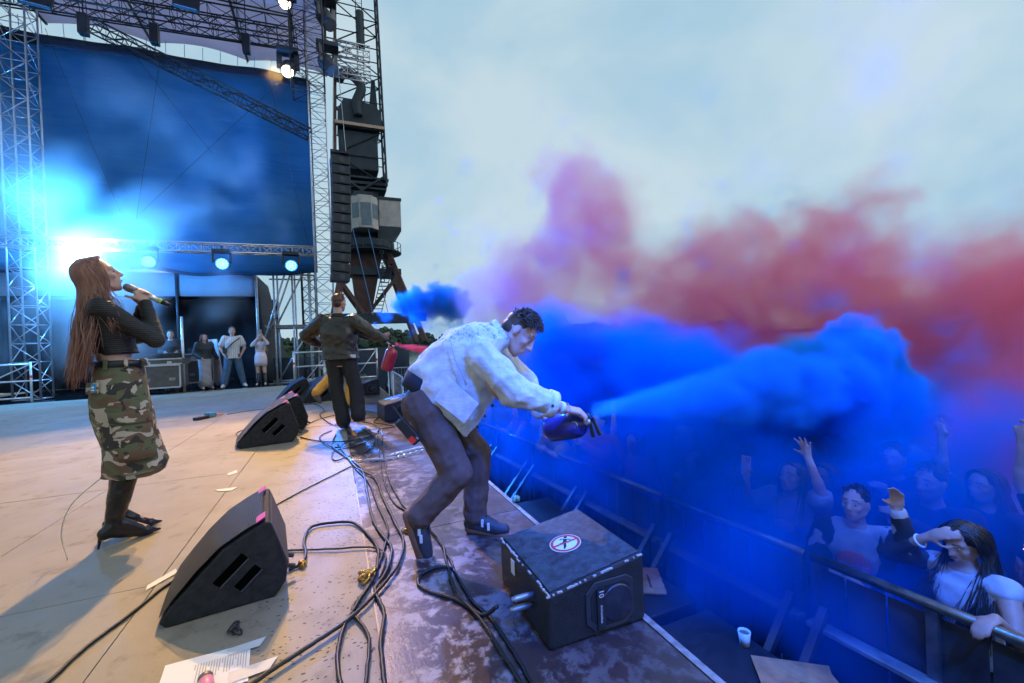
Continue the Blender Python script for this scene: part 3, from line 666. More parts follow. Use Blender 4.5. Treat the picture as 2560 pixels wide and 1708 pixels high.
# small boxes at the stage edge
box_top = M('scuffed_box_top', (.035, .05, .06), .65, 0, .55, 30, .6, 140)
def sticker(parent, c, ex, ey, ez, r):
    c = Vector(c)
    def disc(nm, r0, r1, z, m):
        n = 40; vs = []; fs = []
        for i in range(n):
            a = 2 * math.pi * i / n; u = ex * math.cos(a) + ey * math.sin(a); vs += [c + u * r0 + ez * z, c + u * r1 + ez * z]
        fs = [(2 * i, 2 * i + 1, (2 * i + 3) % (2 * n), (2 * i + 2) % (2 * n)) for i in range(n)]
        return MB().add(vs, fs).build(nm, m, parent)
    white = M('sticker_white', (.72, .72, .74), .5, 0, .05); red = M('sticker_red', (.6, .05, .04), .5, 0, .1); blk = M('sticker_black', (.01, .01, .012), .6)
    disc('sticker', .0005, r, .001, white); disc('sticker_ring', r * .77, r * .94, .002, red)
    P = lambda a, b, z=.0015: c + ex * (a * r) + ey * (b * r) + ez * z
    mb = MB()
    def seg(a, b, w):
        a, b = Vector(a), Vector(b); d = (b - a).normalized(); nn = Vector((-d.y, d.x)) * w / 2
        mb.add([P(*(a + nn)), P(*(a - nn)), P(*(b - nn)), P(*(b + nn))], [(0, 1, 2, 3)])
    seg((.02, .1), (.22, .42), .24); seg((.02, .12), (-.22, -.38), .16); seg((-.2, -.36), (-.36, -.52), .12); seg((-.02, .1), (-.32, .12), .13); seg((-.32, .12), (-.56, -.02), .11); seg((.2, .4), (-.02, .6), .1); seg((.24, .36), (.5, .16), .1); seg((-.02, .6), (-.1, .48), .09)
    n = 14; mb.add([P(.33 + .12 * math.cos(2 * math.pi * i / n), .58 + .12 * math.sin(2 * math.pi * i / n)) for i in range(n)], [tuple(range(n))])
    mb.build('sticker_pictogram', blk, parent)
    a, b = Vector((-.8, .05)), Vector((.8, -.02)); mb = MB(); nn = Vector((0, .075)); mb.add([P(*(a + nn), .0026), P(*(a - nn), .0026), P(*(b - nn), .0026), P(*(b + nn), .0026)], [(0, 1, 2, 3)]); mb.build('sticker_bar', red, parent)
def text_mesh(txt, size, mat, parent, o, ex, ey, ez):
    cu = bpy.data.curves.new('lettering', 'FONT'); cu.body = txt; cu.size = size; cu.align_x = 'CENTER'; cu.align_y = 'CENTER'
    tmp = bpy.data.objects.new('tmp', cu); COL.objects.link(tmp); dg = bpy.context.evaluated_depsgraph_get(); dg.update()
    me = bpy.data.meshes.new_from_object(tmp.evaluated_get(dg)); bpy.data.objects.remove(tmp, do_unlink=True)
    ex, ey, ez, o = map(Vector, (ex, ey, ez, o))
    for v in me.vertices: v.co = o + ex * v.co.x + ey * v.co.y + ez * .001
    me.materials.clear(); me.materials.append(mat); ob = bpy.data.objects.new('lettering', me); COL.objects.link(ob); ob.parent = parent; return ob
def stage_box(loc, rz, L, W, h0, h1, label, big=True):
    """local x towards the audience, top slopes up from h0 (x=0) to h1 (x=L)"""
    t = thing('loudspeaker_box', label, 'loudspeaker', loc, rz, 'low loudspeaker boxes along the stage edge')
    MB().prism([(0, 0), (L * .98, 0), (L, .02), (L, h1), (.0, h0)], (0, -W / 2, 0), (1, 0, 0), (0, 0, 1), (0, 1, 0), W).build('cabinet', black_paint, t, bevel=.012)
    sl = math.atan2(h1 - h0, L); ex = Vector((math.cos(sl), 0, math.sin(sl))); ez = Vector((-math.sin(sl), 0, math.cos(sl))); LL = L / math.cos(sl)
    MB().box(Vector((L / 2, 0, (h0 + h1) / 2)) + ez * .003, (LL - .03, W - .03, .006), Matrix((ex, Vector((0, 1, 0)), ez)).transposed()).build('top_board', box_top, t, bevel=.002)
    sticker(t, Vector((L * .50, .0, (h0 + h1) / 2)) + ez * .007, ex.copy(), Vector((0, 1, 0)), ez, .068)
    # handle recess on the near side (-y)
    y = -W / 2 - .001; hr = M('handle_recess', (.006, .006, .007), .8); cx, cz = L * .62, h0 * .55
    oct_ = [(-.11, -.05), (-.07, -.09), (.06, -.09), (.1, -.06), (.1, .075), (.07, .095), (-.07, .095), (-.11, .06)]
    MB().prism(oct_, (cx, y, cz), (1, 0, 0), (0, 0, 1), (0, -1, 0), .006).build('handle_frame', M('handle_frame', (.03, .03, .034), .4), t, bevel=.003)
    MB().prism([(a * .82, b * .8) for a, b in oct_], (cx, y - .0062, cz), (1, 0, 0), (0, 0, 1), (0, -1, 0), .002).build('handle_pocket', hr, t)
    MB().lathe([(.07, 0), (.066, .004), (.0, .012)], (cx + .025, y - .008, cz), (cx + .025, y - 1, cz), 20).build('handle_bowl', M('handle_bowl', (.02, .02, .03), .3), t)
    if big:
        MB().box((cx - .05, y - .012, cz), (.034, .004, .15)).build('name_strip', M('name_strip', (.015, .015, .02), .4), t)
        wm = M('print_white', (.7, .72, .75), .5)
        text_mesh('01', .03, wm, t, (cx - .05, y - .0145, cz + .055), (0, 0, 1), (1, 0, 0), (0, -1, 0)); text_mesh('audiotechnik', .013, wm, t, (cx - .05, y - .0145, cz - .02), (0, 0, 1), (1, 0, 0), (0, -1, 0))
        # plugs on the stage side and label, chipped edge
        for dz in (0, .05): MB().lathe([(.010, 0), (.012, .03), (.012, .075), (.008, .09)], (0, -.10 - dz * .4, .09 + dz), (-1, -.10 - dz * .4, .09 + dz), 12).build('cable_plug', M('plug_metal', (.35, .36, .42), .4, .8, .1), t, True)
        MB().box((-.002, .09, h0 * .72), (.004, .035, .06)).build('label', M('print_white', (.7, .72, .75), .5), t)
        rg = random.Random(5); ch = MB()
        for i in range(40):
            y0 = -W / 2 + W * rg.random(); ch.box((.002 + rg.random() * .006, y0, h0 - .004 + rg.random() * .006), (.006 * rg.random() + .003, .02 * rg.random() + .004, .005))
        for i in range(26):
            x0 = L * rg.random(); ch.box((x0, -W / 2 + .002, h0 + (h1 - h0) * x0 / L - .004), (.02 * rg.random() + .004, .006, .005))
        o = ch.build('chipped_edge', M('chipped_wood', (.45, .43, .42), .8), t); o['kind'] = 'stuff'
    return t
stage_box((.675, 1.615, 0), R(-1), .42, .5, .2, .265, 'near black loudspeaker box with a round no stepping sticker')
stage_box((.62, 6.75, 0), R(6), .45, .55, .24, .33, 'middle loudspeaker box with sticker beside the spraying man hip', False)
stage_box((.48, 10.5, 0), R(4), .45, .55, .24, .36, 'farthest loudspeaker box on the stage edge near the fence', False)

# ------------------------------------------------------------------ cables on the deck
CAB = {
'c1': [(-0.72, 2.62), (-0.79, 2.54), (-0.85, 2.34), (-0.92, 2.15), (-0.95, 1.99), (-1.0, 1.8)],
'c2': [(-0.25, 2.43), (-0.2, 2.46), (-0.18, 2.55), (-0.2, 2.75), (-0.17, 2.93), (-0.06, 2.94), (0.07, 2.87), (0.15, 2.63), (0.18, 2.44), (0.17, 2.32), (0.14, 2.16), (0.05, 1.96), (-0.0, 1.84), (-0.03, 1.67), (-0.02, 1.5), (0, 1.2)],
'c3': [(-0.29, 2.68), (-0.06, 2.56), (0.14, 2.48), (0.21, 2.35), (0.16, 2.14)],
'c4': [(-0.44, 3.46), (-0.28, 3.72), (-0.13, 3.93), (0.08, 4.22), (0.16, 4.32)],
'c5': [(-0.02, 5.86), (-0.06, 5.24), (0.06, 4.66), (0.19, 4.08), (0.19, 3.36), (0.19, 2.84), (0.23, 2.55), (0.25, 2.42), (0.22, 2.25), (0.17, 2.12), (0.13, 2.03), (0.15, 1.85), (0.12, 1.67), (0.11, 1.42), (.1, 1.1)],
'c6': [(0.0, 5.32), (0.14, 4.19), (0.27, 3.76), (0.29, 3.2), (0.31, 2.74), (0.32, 2.45), (0.26, 2.22), (0.19, 2.09), (0.1, 1.96), (-0.0, 1.85), (-0.13, 1.76), (-0.29, 1.65), (-.45, 1.5)],
'c7': [(0.5, 5.98), (0.38, 4.46), (0.34, 3.6), (0.35, 3.12), (0.41, 2.89), (0.49, 2.51), (0.51, 2.19), (0.5, 2.01), (0.51, 1.76), (0.54, 1.62), (0.55, 1.44), (0.55, 1.29), (0.54, 1.1)],
'c8': [(0.14, 4.14), (0.22, 3.67), (0.24, 3.14), (0.26, 2.7), (0.22, 2.47), (0.17, 2.27), (0.09, 2.06), (0.03, 1.93), (0.07, 1.79), (0.08, 1.68), (0.05, 1.45), (.03, 1.2)],
'c9': [(0.55, 5.95), (0.42, 4.44), (0.38, 3.58), (0.4, 3.01), (0.44, 2.74), (0.51, 2.38), (.48, 2.1), (.46, 1.85), (.5, 1.6), (.52, 1.2)],
'c10': [(0.5, 2.06), (0.44, 2.11), (0.35, 2.08), (0.32, 2.0), (0.36, 1.91), (0.45, 1.80), (0.51, 1.66), (0.545, 1.56, .09)],
'c11': [(-0.43, 5.98), (-0.16, 5.52), (0.12, 5.39), (0.4, 5.53), (0.51, 5.98), (0.42, 6.5), (0.16, 6.75), (-0.02, 6.68)],
'c12': [(-0.47, 6.62), (-0.26, 7.25), (0.05, 7.48), (0.35, 6.95), (.62, 6.9)],
'c13': [(-1.01, 6.5), (-1.17, 6.52), (-1.26, 6.78), (-1.21, 7.01), (-0.99, 7.01)],
'c14': [(-1.78, 8.93), (-1.56, 9.1), (-1.16, 9.28), (-0.72, 9.34), (-0.25, 9.47)],
'c15': [(-0.59, 9.73), (-0.32, 9.04), (-0.19, 8.16), (-0.25, 7.69), (-0.08, 6.72), (0.09, 6.25), (0.15, 5.61), (-0.0, 5.09), (-0.14, 5.41), (-0.2, 5.83), (-0.07, 6.2)],
'c16': [(0.52, 5.97), (0.72, 6.0), (0.6, 6.3), (0.5, 6.5), (0.55, 6.74), (0.6, 6.95)],
'c17': [(0.31, 6.11), (0.41, 5.31), (0.27, 4.72), (0.1, 4.63), (-0.03, 4.53), (-0.05, 4.91), (0.11, 5.03), (.3, 5.2)]}
CLAB = {'c1': 'black cable trailing off the lower left from the large monitor', 'c2': 'black cable looping out behind the large foreground monitor', 'c3': 'thin straight cable from the large monitor to the cable bundle', 'c4': 'thin cable slanting from the monitor top up to the cable bundle', 'c5': 'black cable of the central bundle ending at the bottom edge', 'c6': 'thick black cable slanting to the bottom edge past the white paper', 'c7': 'cable passing the near loudspeaker box towards the bottom edge', 'c8': 'cable making a narrow loop at the bottom centre', 'c9': 'cable running under the spraying man lifted foot', 'c10': 'looped blue tinted cable plugged into the near loudspeaker box', 'c11': 'cable circling the feet of the walking man', 'c12': 'cable from the farther monitor passing behind the walking man', 'c13': 'short cable loop left of the monitor pair', 'c14': 'cable leading right from the effects pedal', 'c15': 'long wandering cable from the distant monitors to the walking man', 'c16': 'cable tangle by the middle loudspeaker box', 'c17': 'cable ring lying in front of the walking man'}
for i, (k, p) in enumerate(CAB.items()):
    r = .0085 if k in ('c6', 'c2', 'c5', 'c10') else .0052 if k in ('c3', 'c4', 'c13', 'c14') else .007
    pts = spline([(q[0], q[1], (q[2] if len(q) > 2 else r + .001 + (.004 * (i % 3) if 0 < j < len(p) - 1 else 0))) for j, q in enumerate(p)], 8)
    rg = random.Random(i); pts = [Vector((v.x + rg.uniform(-.0015, .0015), v.y + rg.uniform(-.002, .002), max(v.z, r))) for v in pts]
    o = MB().tube(pts, r, 6).build('cable', M('cable_black', (.013, .013, .014), .5, 0, .3, 9, world_pos=True), None, True); setp(o, CLAB[k], 'cable', 'cables on the deck')

# ------------------------------------------------------------------ chain, papers, tape, small things
def chain():
    t = thing('chain', 'silver chain lying doubled across the deck behind the spraying man', 'chain', (.12, 4.44, 0)); lk = None
    cm = M('chain_steel', (.62, .61, .62), .3, .9, .15)
    for s, path in enumerate(([(0.10, 4.42), (0.29, 4.35), (0.45, 4.30), (0.63, 4.36), (.93, 4.5), (1.0, 4.52)], [(1.0, 4.54), (.9, 4.62), (.72, 4.55), (.55, 4.5), (.5, 4.42), (.66, 4.5)])):
        pts = spline([(x, y, .008) for x, y in path], 40); acc = 0; last = pts[0]; k = 0
        for a, b in zip(pts, pts[1:]):
            acc += (b - a).length
            if acc >= .03:
                acc = 0; d = (b - a).normalized(); k += 1
                if lk is None:
                    mb = MB(); q = [(.02 * math.cos(u) + math.copysign(.008, math.cos(u)), .012 * math.sin(u), 0) for u in np.linspace(0, 2 * math.pi, 12)]; mb.tube(q, .0042, 5); lk = mb.mesh('chain_link'); lk.materials.append(cm)
                o = bpy.data.objects.new('link', lk); COL.objects.link(o); o.parent = t; o.location = b - Vector((.12, 4.44, 0)) + Vector((0, 0, .004 if k % 2 else .006))
                o.rotation_euler = (R(62 if k % 2 else -20), 0, math.atan2(d.y, d.x))
chain()
paper_m = M('white_paper', (.78, .78, .80), .7, 0, .03, 3)
def paper():
    t = thing('lyric_sheet', 'white printed sheet taped to the deck at the bottom edge', 'paper', (-.47, 1.77, .004))
    A, B, Cc = Vector((-.60, 1.905, .004)), Vector((-.335, 1.905, .004)), Vector((-.31, 1.69, .004)); O = Vector((-.47, 1.77, .004))
    ex = (B - A); ey = (Cc - B); D = A + ey * 1.05; MB().add([A - O, B - O, Cc - O, D - O], [(0, 1, 2, 3)]).build('sheet', paper_m, t)
    mb = MB(); rg = random.Random(2); exn = ex.normalized(); eyn = ey.normalized()
    for i in range(20):
        u = .36 + .62 * i / 20; l = rg.uniform(.05, .11) if i % 5 else .03; a = A + ex * u + ey * .22 - O + Vector((0, 0, .001)); mb.add([a, a + exn * .0035, a + exn * .0035 + eyn * l, a + eyn * l], [(0, 1, 2, 3)])
    mb.build('printed_lines', M('print_grey', (.45, .45, .48), .7), t)
    tm = M('masking_tape', (.62, .6, .6), .6, 0, .05)
    for p in ([(-.41, 1.9), (-.285, 1.915), (-.30, 1.865), (-.40, 1.86)], [(-.38, 1.76), (-.23, 1.775), (-.25, 1.715), (-.37, 1.70)]): MB().add([(x + .47, y - 1.77, .002) for x, y in p], [(0, 1, 2, 3)]).build('tape_strip', tm, t)
    o = thing('microphone', 'pink and grey microphone end on the white sheet at the bottom edge', 'microphone', (-.44, 1.735, .02))
    MB().lathe([(.012, 0), (.022, .01), (.022, .09)], (0, 0, 0), (.3, -1, .1), 14).build('microphone_body', M('mic_pink', (.75, .25, .4), .4), o, True)
    MB().ell((0, 0, .003), .023).build('microphone_head', M('mic_mesh', (.2, .19, .19), .5, .6), o, True)
paper()
for i, (p, lab) in enumerate((([(-.94, 4.62), (-.88, 4.71), (-.86, 4.6), (-.92, 4.54)], 'cream tape scrap on the deck farthest of the three'), ([(-.93, 4.13), (-.77, 4.12), (-.8, 4.04), (-.89, 4.07)], 'cream tape scrap on the deck above the monitor'), ([(-.875, 2.60), (-.80, 2.73), (-.775, 2.68), (-.865, 2.55)], 'cream tape scrap at the left of the large monitor'))):
    o = MB().prism([(x, y) for x, y in p], (0, 0, .001), (1, 0, 0), (0, 1, 0), (0, 0, 1), .004).build('tape_scrap', M('cream_tape', (.72, .68, .55), .6)); setp(o, lab, 'tape', 'tape scraps')
def rings(name, c, n, r, mat, label, cat, seed, th=.004):
    t = MB(); rg = random.Random(seed)
    for i in range(n): t.ring((c[0] + rg.uniform(-1, 1) * r * .7, c[1] + rg.uniform(-1, 1) * r * .7, .5 * r + rg.uniform(0, r * .3)), (rg.uniform(-1, 1), rg.uniform(-1, 1), rg.uniform(.2, .9)), r * rg.uniform(.45, .8), th, 16, 5)
    o = t.build(name, mat, None, True); setp(o, label, cat); return o
rings('cable_tie', (-.4, 2.0), 5, .03, M('tie_black', (.03, .03, .033), .35), 'small black coil of wire on the deck below the large monitor', 'wire coil', 1)
brass = M('brass_foil', (.75, .42, .10), .28, .9, .2, 40)
rings('gold_shackle', (.11, 2.16), 6, .035, brass, 'shiny gold shackle lying on the cable bundle', 'shackle', 2, .006)
rings('gold_foil', (.36, 2.6), 7, .022, brass, 'crumpled gold foil scrap by the lifted foot', 'scrap', 3, .004)
rings('gold_shackle', (-.19, 2.45), 6, .02, brass, 'gold connector rings on the cable behind the large monitor', 'connector', 4, .005)
rings('plastic_scrap', (1.12, 2.72), 6, .03, M('blue_plastic', (.2, .5, .7), .4), 'crumpled pale blue plastic at the stage edge', 'scrap', 6)
def pedal():
    t = thing('effects_pedal', 'small effects pedal and plugs alone on the deck behind the singer', 'pedal', (-2.0, 8.75, 0), R(55))
    MB().box((-.16, 0, .025), (.22, .1, .05)).build('pedal_board', black_plas, t, bevel=.01); MB().box((.03, .02, .045), (.14, .12, .08)).build('pedal_case', M('pedal_blue', (.06, .25, .42), .4), t, bevel=.012)
    for k in range(3): MB().bar((.1, -.03 + .03 * k, .04), (.22, -.05 + .04 * k, .03), .012, 8).build('plug', M('orange_plug', (.6, .2, .06), .5), t)
pedal()
# ------------------------------------------------------------------ things at the back of the stage
def flight_case(loc, rz, label, w=.95, d=.7, h=.8):
    t = thing('flight_case', label, 'flight case', loc, rz); lam = M('case_laminate', (.10, .085, .075), .5, 0, .2, 6); ed = M('case_edge', (.62, .58, .58), .35, .8, .1)
    MB().box((0, 0, .16 + h * .4), (w, d, h * .78)).build('case_body', lam, t); MB().box((0, 0, .16 + h * .9), (w * 1.1, d * 1.05, h * .2)).build('case_lid', lam, t)
    for z in (.17, .16 + h * .78, .16 + h * .82, .16 + h): 
        ww = w * 1.1 if z > .16 + h * .8 else w
        MB().box((0, -d * .53, z), (ww, .03, .035)).build('edge_trim', ed, t)
    for s in (-1, 1): MB().box((s * w * .49, -d * .51, .16 + h * .4), (.035, .03, h * .74)).build('edge_trim', ed, t); MB().box((s * w * .25, -d * .535, .16 + h * .86), (.1, .03, .09)).build('latch', ed, t); MB().box((s * w * .3, -d * .51, .16 + h * .3), (.14, .02, .08)).build('handle', M('case_handle', (.3, .29, .3), .4, .7), t)
    for x in (-.36, .36):
        for y in (-.25, .25): MB().bar((x - .02, y, .07), (x + .02, y, .07), .068, 12).build('caster', black_rub, t)
    MB().box((0, 0, .16 + h + .09), (w * .9, d * .6, .14)).build('mixer', black_plas, t, bevel=.02)
    return t
flight_case((-4.45, 14.95, .02), 0, 'metal edged flight case with a mixer on top at the back')
flight_case((-3.9, 16.4, .02), R(4), 'second dark flight case in the tent shadow behind the pole', .7, .6, .9)
o = cloth_grid('hanging_sheet', lambda u, v: (.42 * (u - .5) * (1.1 - .5 * v) - .05 * v, .06 * math.sin(u * 5), 1.5 * v), 8, 8, M('white_sheet', (.6, .58, .66), .8, 0, .06)); o.location = (-3.5, 16.3, .03); setp(o, 'white sheet hanging behind the woman in the striped skirt', 'sheet')
# fence panels and junk beyond the stage edge
def fence(loc, rz, label):
    t = thing('mesh_fence', label, 'fence', loc, rz, 'temporary fence panels beyond the stage'); 
    for a, b in (((0, 0, 0), (0, 0, 2)), ((2.2, 0, 0), (2.2, 0, 2)), ((0, 0, 2), (2.2, 0, 2)), ((0, 0, .1), (2.2, 0, .1))): MB().bar(a, b, .022, 6).build('frame_tube', steel, t, True)
    mb = MB()
    for i in range(1, 22): mb.bar((i * .1, 0, .1), (i * .1, 0, 2), .003, 4)
    for i in range(1, 10): mb.bar((0, 0, i * .2), (2.2, 0, i * .2), .003, 4)
    mb.build('wire_mesh', steel, t)['kind'] = 'stuff'
for i, (x, y, rz, lab) in enumerate(((1.5, 13.4, 5, 'temporary mesh fence panel at the far stage corner'), (1.35, 9.5, 88, 'temporary mesh fence panel beside the middle loudspeaker box'), (1.4, 11.6, 84, 'temporary mesh fence panel beside the farthest loudspeaker box'))): fence((x, y, GZ + .005), R(rz), lab)
o = cloth_grid('dark_banner', lambda u, v: (3.2 * u, .05 * math.sin(u * 11), 2.6 * v), 12, 4, M('dark_banner', (.02, .035, .06), .8, 0, .2)); o.location = (-.3, 18.2, GZ); setp(o, 'dark banner cloth hung low behind the walking man', 'banner')
o = cloth_grid('dark_banner', lambda u, v: (2.0 * u, .05 * math.sin(u * 11), 2.4 * v), 12, 4, M('dark_banner', (.02, .035, .06), .8, 0, .2)); o.location = (-2.4, 18.0, GZ); setp(o, 'dark banner cloth hung low right of the tent', 'banner')
# pit: black subwoofers with brown sheets lying on them
def sub(loc, label, rz=0):
    t = thing('subwoofer', label, 'loudspeaker', loc, rz, 'black subwoofers in the pit'); MB().box((0, 0, .36), (.75, 1.15, .72)).build('cabinet', black_paint, t, bevel=.015)
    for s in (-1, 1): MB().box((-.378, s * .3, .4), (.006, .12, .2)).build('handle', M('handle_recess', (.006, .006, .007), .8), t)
    MB().box((-.385, 0, .36), (.01, 1.1, .04)).build('side_strip', M('sub_strip', (.05, .05, .055), .5), t)
for i, (y, lab) in enumerate(((.5, 'black subwoofer in the pit at the lower right corner'), (1.75, 'black subwoofer in the pit under the brown cardboard'), (3.0, 'black subwoofer in the pit beyond the near loudspeaker box'), (4.25, 'black subwoofer deep in the dark part of the pit'))): sub((2.05, y, GZ + .005), lab)
cb = M('brown_cardboard', (.42, .17, .07), .8, 0, .25, 14, .5, 60)
def card(loc, rz, label, s=1):
    t = thing('cardboard_sheet', label, 'cardboard', loc, rz); mb = MB(); n = 9; w, l = .2 * s, .3 * s; poly = [(-w, -l)] + [(w + (.012 * s if i % 2 else 0), -l + 2 * l * i / n) for i in range(n + 1)] + [(-w, l)]
    MB().prism(poly, (0, 0, 0), (1, 0, 0), (0, 1, 0), (0, 0, 1), .012).build('sheet', cb, t); MB().box((.02, -.02, .014), (.03 * s, .3 * s, .004)).build('slot', M('card_dark', (.12, .04, .02), .9), t)
card((2.24, 1.5, -.865), R(-38), 'brown cardboard sheet lying at the bottom edge of the pit', 1.0)
card((2.25, 2.78, -.865), R(-30), 'small brown cardboard piece in the pit beside the near loudspeaker box', .6)
t = thing('paper_cup', 'white paper cup standing in the dark pit', 'cup', (2.33, 1.95, -.872)); MB().lathe([(.028, 0), (.038, .09), (.034, .09), (.025, .01)], (0, 0, 0), (0, 0, 1), 16).build('cup_wall', M('cup_white', (.7, .7, .72), .6), t, True); MB().lathe([(.03, .075), (.03, .078)], (0, 0, 0), (0, 0, 1), 16).build('drink', M('cup_drink', (.2, .15, .1), .2), t)
# ------------------------------------------------------------------ figures: limbs laid out joint by joint, grown into one surface
def grow(mb, name, voxel, mat, parent=None, smooth=4, org=(0, 0, 0), wr=0., wf=9., seed=0, ws=(1, 1, 1)):
    me = mb.mesh(name + '_src'); ob = bpy.data.objects.new('tmp', me); COL.objects.link(ob)
    r = ob.modifiers.new('r', 'REMESH'); r.mode = 'VOXEL'; r.voxel_size = voxel
    s = ob.modifiers.new('s', 'SMOOTH'); s.factor = .5; s.iterations = smooth
    dg = bpy.context.evaluated_depsgraph_get(); dg.update()
    out = bpy.data.meshes.new_from_object(ob.evaluated_get(dg)); bpy.data.objects.remove(ob, do_unlink=True); bpy.data.meshes.remove(me)
    n = len(out.vertices); co = np.empty(n * 3, np.float32); out.vertices.foreach_get('co', co); co = co.reshape(-1, 3)
    if wr:
        no = np.empty(n * 3, np.float32); out.vertices.foreach_get('normal', no); no = no.reshape(-1, 3)
        rg = np.random.default_rng(seed); q = co * np.array(ws, np.float32); w = np.zeros(n, np.float32)
        for k in range(14):
            d = rg.normal(size=3); d /= np.linalg.norm(d); f = wf * rg.uniform(.7, 3.2); ph = rg.uniform(0, 6.28); d2 = rg.normal(size=3); 
            a = np.sin(q @ d * f + ph + 1.6 * np.sin(q @ d2 * wf * .5 + ph)); w += (1 - 2 * np.abs(a)) * (wf / f)
        co += no * (w * (wr / 5.0))[:, None]
    co -= np.array(org, np.float32); out.vertices.foreach_set('co', co.ravel()); out.update()
    out.name = name; out.materials.clear(); out.materials.append(mat); out.polygons.foreach_set('use_smooth', [True] * len(out.polygons))
    o = bpy.data.objects.new(name, out); COL.objects.link(o)
    if parent is not None: o.parent = parent
    return o
class Frame:
    def __init__(s, base, yaw):   # yaw: direction faced, radians from +X
        s.b = Vector(base); s.f = Vector((math.cos(yaw), math.sin(yaw), 0)); s.l = Vector((-math.sin(yaw), math.cos(yaw), 0)); s.u = Vector((0, 0, 1))
    def __call__(s, p): return s.b + s.f * p[0] + s.l * p[1] + s.u * p[2]
    def d(s, p): return s.f * p[0] + s.l * p[1] + s.u * p[2]
def head_prims(mb, c, f, u, k=1.0, fem=False):
    c = Vector(c); f = Vector(f).normalized(); l = Vector(u).cross(f).normalized(); u = f.cross(l).normalized()
    P = lambda a, b, z: c + (f * a + l * b + u * z) * k
    ax = (f, l, u)
    mb.ell(P(-.012, 0, .03), (.098 * k, .077 * k, .098 * k), ax, 16, 12)
    mb.cap(P(.025, 0, -.01), .066 * k, P(.045, 0, -.07), .043 * k)
    mb.cap(P(.055, 0, -.085), .03 * k, P(.066, 0, -.097), .02 * k)
    for s in (-1, 1):
        mb.cap(P(-.005, s * .052, -.045), .024 * k, P(.055, s * .016, -.092), .018 * k)
        mb.cap(P(.081, s * .014, .036), .013 * k, P(.064, s * .048, .036), .012 * k)
        mb.ell(P(.058, s * .042, -.014), (.024 * k, .02 * k, .02 * k), ax)
        mb.ell(P(-.008, s * .081, .0), (.02 * k, .008 * k, .031 * k), ax)
        mb.ell(P(.097, s * .011, -.026), .0085 * k)
    mb.cap(P(.086, 0, .028), .009 * k, P(.112, 0, -.02), .0125 * k)
    mb.cap(P(.088, -.014, -.05), .009 * k, P(.088, .014, -.05), .009 * k)
    mb.cap(P(.085, -.012, -.066), .0095 * k, P(.085, .012, -.066), .0095 * k)
    return P, ax
def head_parts(P, ax, k, parent, org, lips=True):
    o = Vector(org)
    for s in (-1, 1):
        e = MB().ell(P(.0745, s * .031, .011) - o, .0095 * k, None, 10, 8).build('eye', eye_m, parent, True)
        MB().ell(P(.0815, s * .0315, .011) - o, .0055 * k, None, 8, 6).build('iris', pupil_m, e, True)
        MB().cap(P(.088, s * .016, .043) - o, .004 * k, P(.074, s * .046, .042) - o, .003 * k, 6).build('eyebrow', M('eyebrow', (.06, .035, .02), .8), parent, True)
    if lips: MB().cap(P(.0975, -.016, -.0575) - o, .0045 * k, P(.0975, .016, -.0575) - o, .0045 * k, 8).build('mouth', lip_m, parent, True)
def hand_prims(mb, w, d, n, side, curl=(.5, .6, .5), k=1.0, spread=.12, thumb=.6):
    """w wrist, d wrist->knuckles, n palm normal, side: towards the thumb"""
    w = Vector(w); d = Vector(d).normalized(); n = (Vector(n) - d * Vector(n).dot(d)).normalized(); s = d.cross(n); s = s if s.dot(Vector(side)) > 0 else -s
    tips = []
    for i in range(4):
        off = (.030 - .0195 * i) * k; kn = w + d * ((.088, .092, .088, .078)[i] * k) + s * off
        mb.cap(w + s * off * .55 + d * .008, .016 * k, kn, .0115 * k, 8)
        L = (.95, 1.08, 1.0, .8)[i]; dd = (d + s * (spread * (1.2 - .8 * i))).normalized(); p = kn
        for j, ln in enumerate((.042, .027, .021)):
            a = curl[j]; dd = (dd * math.cos(a) + n * math.sin(a)).normalized()
            # keep bending plane: rotate n accordingly
            q = p + dd * (ln * L * k); mb.cap(p, (.0098, .009, .0082)[j] * k, q, (.009, .0082, .0072)[j] * k, 8); p = q
            nn = n
        tips.append(p)
    mb.ell(w + d * .045 * k, (.04 * k, .034 * k, .017 * k), (d, s, n))
    p = w + d * .03 * k + s * .026 * k; dd = (d * .55 + s * .75 + n * .3).normalized(); q = p + dd * .045 * k; mb.cap(p, .0145 * k, q, .0115 * k, 8)
    dd = (dd * (1 - thumb) + d * .5 * thumb + n * .7 * thumb).normalized(); q2 = q + dd * .034 * k; mb.cap(q, .0112 * k, q2, .0088 * k, 8)
    return tips
